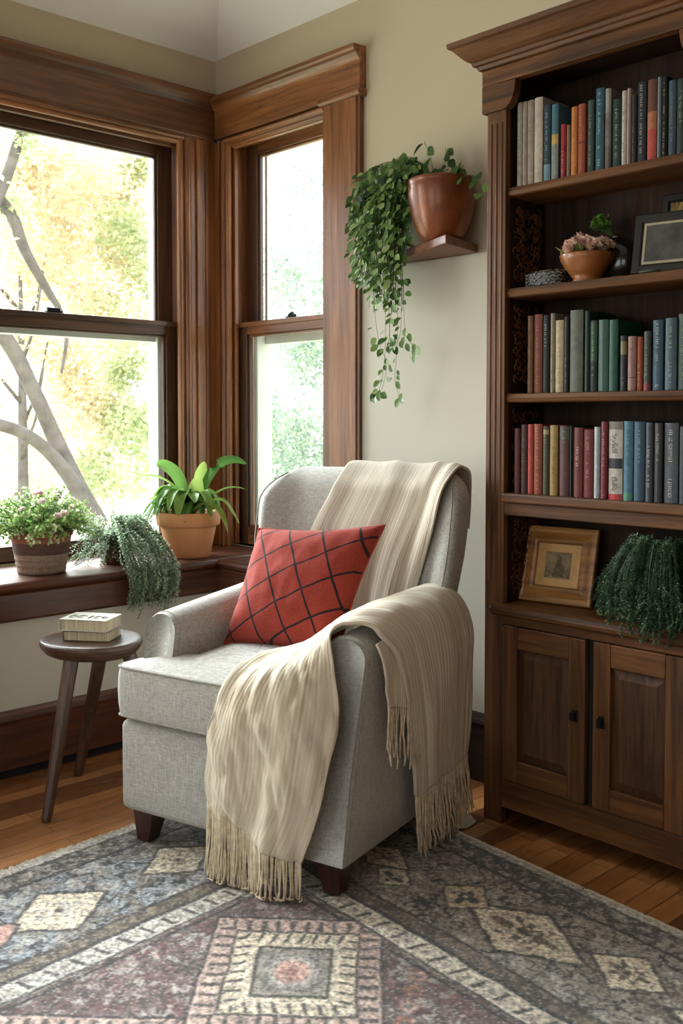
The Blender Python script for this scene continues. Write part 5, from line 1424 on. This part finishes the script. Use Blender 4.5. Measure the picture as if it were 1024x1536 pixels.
# long thin trailing vines
for pth, y in (([(560, 400), (562, 470), (570, 520), (580, 545), (572, 585), (560, 592)], .13), ([(575, 400), (578, 480), (577, 530), (574, 560), (568, 588)], .12),
               ([(596, 420), (596, 490), (594, 540), (592, 570), (600, 598)], .12), ([(604, 380), (604, 440), (607, 490), (609, 505), (622, 522)], .11),
               ([(590, 400), (588, 450), (584, 500), (590, 520)], .14), ([(600, 400), (602, 460), (600, 500), (596, 512)], .13), ([(552, 420), (554, 450), (553, 462)], .14), ([(582, 440), (584, 500), (580, 522)], .11)):
    vine([W_(a, b_, y) for a, b_ in pth], Rp, .028, .026, .55, r=.0009, sparse=.72)
for px_, py_ in ((600, 598), (603, 590), (594, 572), (568, 588), (560, 590), (612, 500), (620, 515), (609, 515), (624, 521), (606, 505)):
    heart(m, W_(px_, py_, .12), (Rp.uniform(-1, 1), 0, -1), (0, -1, .2), .028, Rp.uniform(.3, .7))
for px_, py_, y in ((538, 300, .1), (533, 380, .1), (530, 360, .12), (536, 400, .12)):
    heart(m, W_(px_, py_, y), (-.5, 0, -1), (.3, -1, .2), .044, .6)
build('leaves', m, M_poth, e, smooth=True); build('vines', ms, M_poth, e, smooth=True)
# ================================================================== OUTSIDE
Ro = random.Random(99)
g = plain('pale_autumn_lawn', (176, 176, 150), .95, var=.2, scale=1.5)
struct('ground', MB().box(-30, -.53, -16, 26, -1.0, -.9).box(-.53, 24, .46, 26, -1.0, -.9), g)
M_bark = plain('grey_bark', (104, 98, 96), .9, var=.3, scale=9, bump=.6)
def branch(parent, px, X, rad, axis='x'):
    pts = [(onx(a, b, X) if axis == 'x' else ony(a, b, X)) for a, b in px]
    K = len(pts)-1; n = K*5; cs = [interp(pts, i/n*K) for i in range(n+1)]
    rr = [interp([Vector((r, 0, 0)) for r in rad], i/n*K).x for i in range(n+1)]
    m = MB(); m.tube(cs, rr, 10); return cs, m
LM = {'autumn': leafmat('autumn_gold_leaves', [(216, 202, 174), (228, 216, 190), (212, 212, 182), (232, 206, 192)], .5, .6),
      'green': leafmat('sunlit_green_leaves', [(160, 176, 140), (188, 198, 160), (208, 214, 176), (220, 218, 186)], .5, .6),
      'cool': leafmat('cool_green_leaves', [(126, 148, 136), (150, 170, 154), (176, 190, 170), (204, 210, 188)], .5, .6)}
def crown_(m, blobs, n, size, rnd):
    for i in range(n):
        c, r = blobs[rnd.randrange(len(blobs))]
        d = Vector((rnd.gauss(0, 1), rnd.gauss(0, 1), rnd.gauss(0, 1))).normalized()*r*rnd.random()**.45
        m.leaf(Vector(c)+d, (rnd.uniform(-1, 1), rnd.uniform(-1, 1), rnd.uniform(-1, .3)), (rnd.uniform(-1, 1), rnd.uniform(-1, 1), 1), size*rnd.uniform(.6, 1.3), size*.6, t=rnd.random(), k=1)
def tree(name, lab, base, h, blobs, n, size, mat, rnd, trunk_r=.08):
    e = empty(name, base); tag(e, lab, 'tree')
    b = Vector(base); m = MB()
    m.tube([b, b+Vector((.05, 0, h*.3)), b+Vector((-.04, .05, h*.6)), b+Vector((.05, 0, h))], [trunk_r, trunk_r*.8, trunk_r*.6, trunk_r*.25], 9)
    for i in range(6):
        a_ = 2.1*i; s0 = b+Vector((0, 0, h*(.45+.09*i))); m.tube([s0, s0+Vector((.35*math.cos(a_), .35*math.sin(a_), .45)), s0+Vector((.55*math.cos(a_), .55*math.sin(a_), 1.0))], [trunk_r*.3, trunk_r*.2, .01], 6)
    build('trunk', m, M_bark, e, smooth=True)
    m = MB(); crown_(m, blobs, n, size, rnd); build('crown', m, mat, e)
    return e
# the near leaning tree with two big limbs, seen through the big window
X0 = -4.2
e = empty('leaning_tree', tuple(onx(150, 830, X0).xy)+(-.9,)); tag(e, 'large grey-barked tree with leaning limbs close outside the big window', 'tree')
cs, m = branch(e, [(165, 960), (160, 880), (150, 800), (118, 735), (88, 670), (52, 590), (10, 510), (-60, 430)], X0, [.17, .14, .10, .08, .068, .060, .062, .06])
cs2, m2 = branch(e, [(145, 800), (108, 722), (62, 668), (10, 640), (-70, 625)], X0+.1, [.075, .06, .05, .048, .045])
cs3, m3 = branch(e, [(-60, 430), (-20, 330), (8, 268), (26, 215), (40, 150), (60, 60)], X0, [.055, .05, .045, .04, .035, .03])
cs4, m4 = branch(e, [(-30, 270), (15, 320), (36, 372), (62, 420), (88, 462)], X0-.1, [.045, .05, .042, .036, .025])
cs5, m5 = branch(e, [(88, 462), (100, 500), (92, 560)], X0-.1, [.025, .02, .01])
m.add(m2.v, m2.f); m.add(m3.v, m3.f); m.add(m4.v, m4.f); m.add(m5.v, m5.f)
build('trunk', m, M_bark, e, smooth=True)
m = MB(); bl_ = [(tuple(onx(a, b, X0+dx)), r) for a, b, dx, r in ((35, 215, .0, .16), (20, 300, -.1, .16), (45, 180, 0, .14), (-80, 300, .2, .5), (-120, 420, .3, .5), (-60, 150, 0, .4))]
crown_(m, bl_, 1300, .06, Ro); build('crown', m, LM['green'], e)
def blobs_px(axis, lst):
    return [(tuple(onx(a, b, X) if axis == 'x' else ony(a, b, X)), r) for a, b, X, r in lst]
tree('autumn_tree', 'golden autumn tree further out behind the leaning tree', (-8.2, 1.2, -.9), 4.2,
     blobs_px('x', [(Ro.uniform(-60, 215), Ro.uniform(190, 740), -8+Ro.uniform(-1, 1), Ro.uniform(.35, .62)) for _ in range(46)]), 30000, .08, LM['autumn'], Ro)
tree('green_tree', 'yellow-green tree right of the golden one outside the big window', (-7.0, 2.6, -.9), 3.6,
     blobs_px('x', [(Ro.uniform(120, 330), Ro.uniform(330, 800), -7+Ro.uniform(-.8, .8), Ro.uniform(.25, .5)) for _ in range(26)]+[(Ro.uniform(170, 300), Ro.uniform(180, 320), -7.4, .28) for _ in range(5)]), 18000, .075, LM['green'], Ro)
tree('garden_shrub', 'pale green garden shrub low behind the leaning trunk', (-9.5, .2, -.9), 1.2,
     blobs_px('x', [(Ro.uniform(-60, 150), Ro.uniform(600, 740), -9.5+Ro.uniform(-.6, .6), Ro.uniform(.25, .4)) for _ in range(9)]), 2600, .07, LM['green'], Ro, .05)
tree('garden_tree', 'hazy green tree outside the narrow window', (-2.4, 8.5, -.9), 4.0,
     blobs_px('y', [(Ro.uniform(330, 540), Ro.uniform(210, 860), 8+Ro.uniform(-1, 1), Ro.uniform(.4, .75)) for _ in range(46)]), 36000, .085, LM['cool'], Ro)

# ================================================================== LIGHT
w = D.worlds.new('sky'); bpy.context.scene.world = w; w.use_nodes = True
nt = w.node_tree; bg = nt.nodes['Background']
bg.inputs[0].default_value = (.93, .97, 1.0, 1); bg.inputs[1].default_value = 2.3
def sun(name, direction, energy, angle, color):
    l = D.lights.new(name, 'SUN'); l.energy = energy; l.angle = math.radians(angle); l.color = color
    o = D.objects.new(name, l); COL.objects.link(o); o.rotation_euler = Vector(direction).to_track_quat('-Z', 'Y').to_euler(); return o
sun('sun_on_trees', (-.62, .50, -.60), 3.0, 3, (1, .93, .80))
sun('bright_open_sky', (.84, -.04, -.53), 20, 50, (.93, .97, 1))
def area(name, loc, rot_dir, sx_, sy_, power, color):
    l = D.lights.new(name, 'AREA'); l.shape = 'RECTANGLE'; l.size = sx_; l.size_y = sy_; l.energy = power; l.color = color
    o = D.objects.new(name, l); COL.objects.link(o); o.location = loc; o.rotation_euler = Vector(rot_dir).to_track_quat('-Z', 'Y').to_euler(); return o
# fill lamps added outside the unseen windows, behind or beside the camera
area('fill_lamp_3', (-.60, -1.875, 1.5), (1, 0, -.12), 1.1, 1.6, 40, (1, .97, .92))
area('fill_lamp_4', (-.60, -3.32, 1.5), (1, 0.1, -.1), 1.1, 1.6, 20, (1, .95, .88))
area('fill_lamp_5', (1.4, -5.25, 1.5), (0, 1, -.1), 1.5, 1.6, 10, (1, .98, .95))
area('fill_lamp_6', (3.7, -5.25, 1.5), (-.1, 1, -.1), 1.5, 1.6, 4, (1, .98, .95))

# ================================================================== CAMERA
cam = D.cameras.new('camera'); co_ = D.objects.new('camera', cam); COL.objects.link(co_)
cam.sensor_fit = 'HORIZONTAL'; cam.sensor_width = 36; cam.lens = F/1024*36
cam.shift_y = -(768-CY)/1024; cam.clip_start = .05; cam.clip_end = 200
mt = Matrix((RT, -DN, -FW)).transposed(); co_.matrix_world = Matrix.Translation(CAM) @ mt.to_4x4()
cam.dof.use_dof = True; cam.dof.focus_distance = 3.1; cam.dof.aperture_fstop = 9
bpy.context.scene.camera = co_
sc = bpy.context.scene
sc.view_settings.view_transform = 'Standard'; sc.view_settings.look = 'None'; sc.view_settings.gamma = 1
sc.view_settings.use_curve_mapping = False; sc.view_settings.exposure = 0.3
sc.cycles.max_bounces = 10; sc.cycles.diffuse_bounces = 6; sc.cycles.transparent_max_bounces = 24
sc.cycles.sample_clamp_indirect = 6; sc.cycles.caustics_reflective = False; sc.cycles.caustics_refractive = False
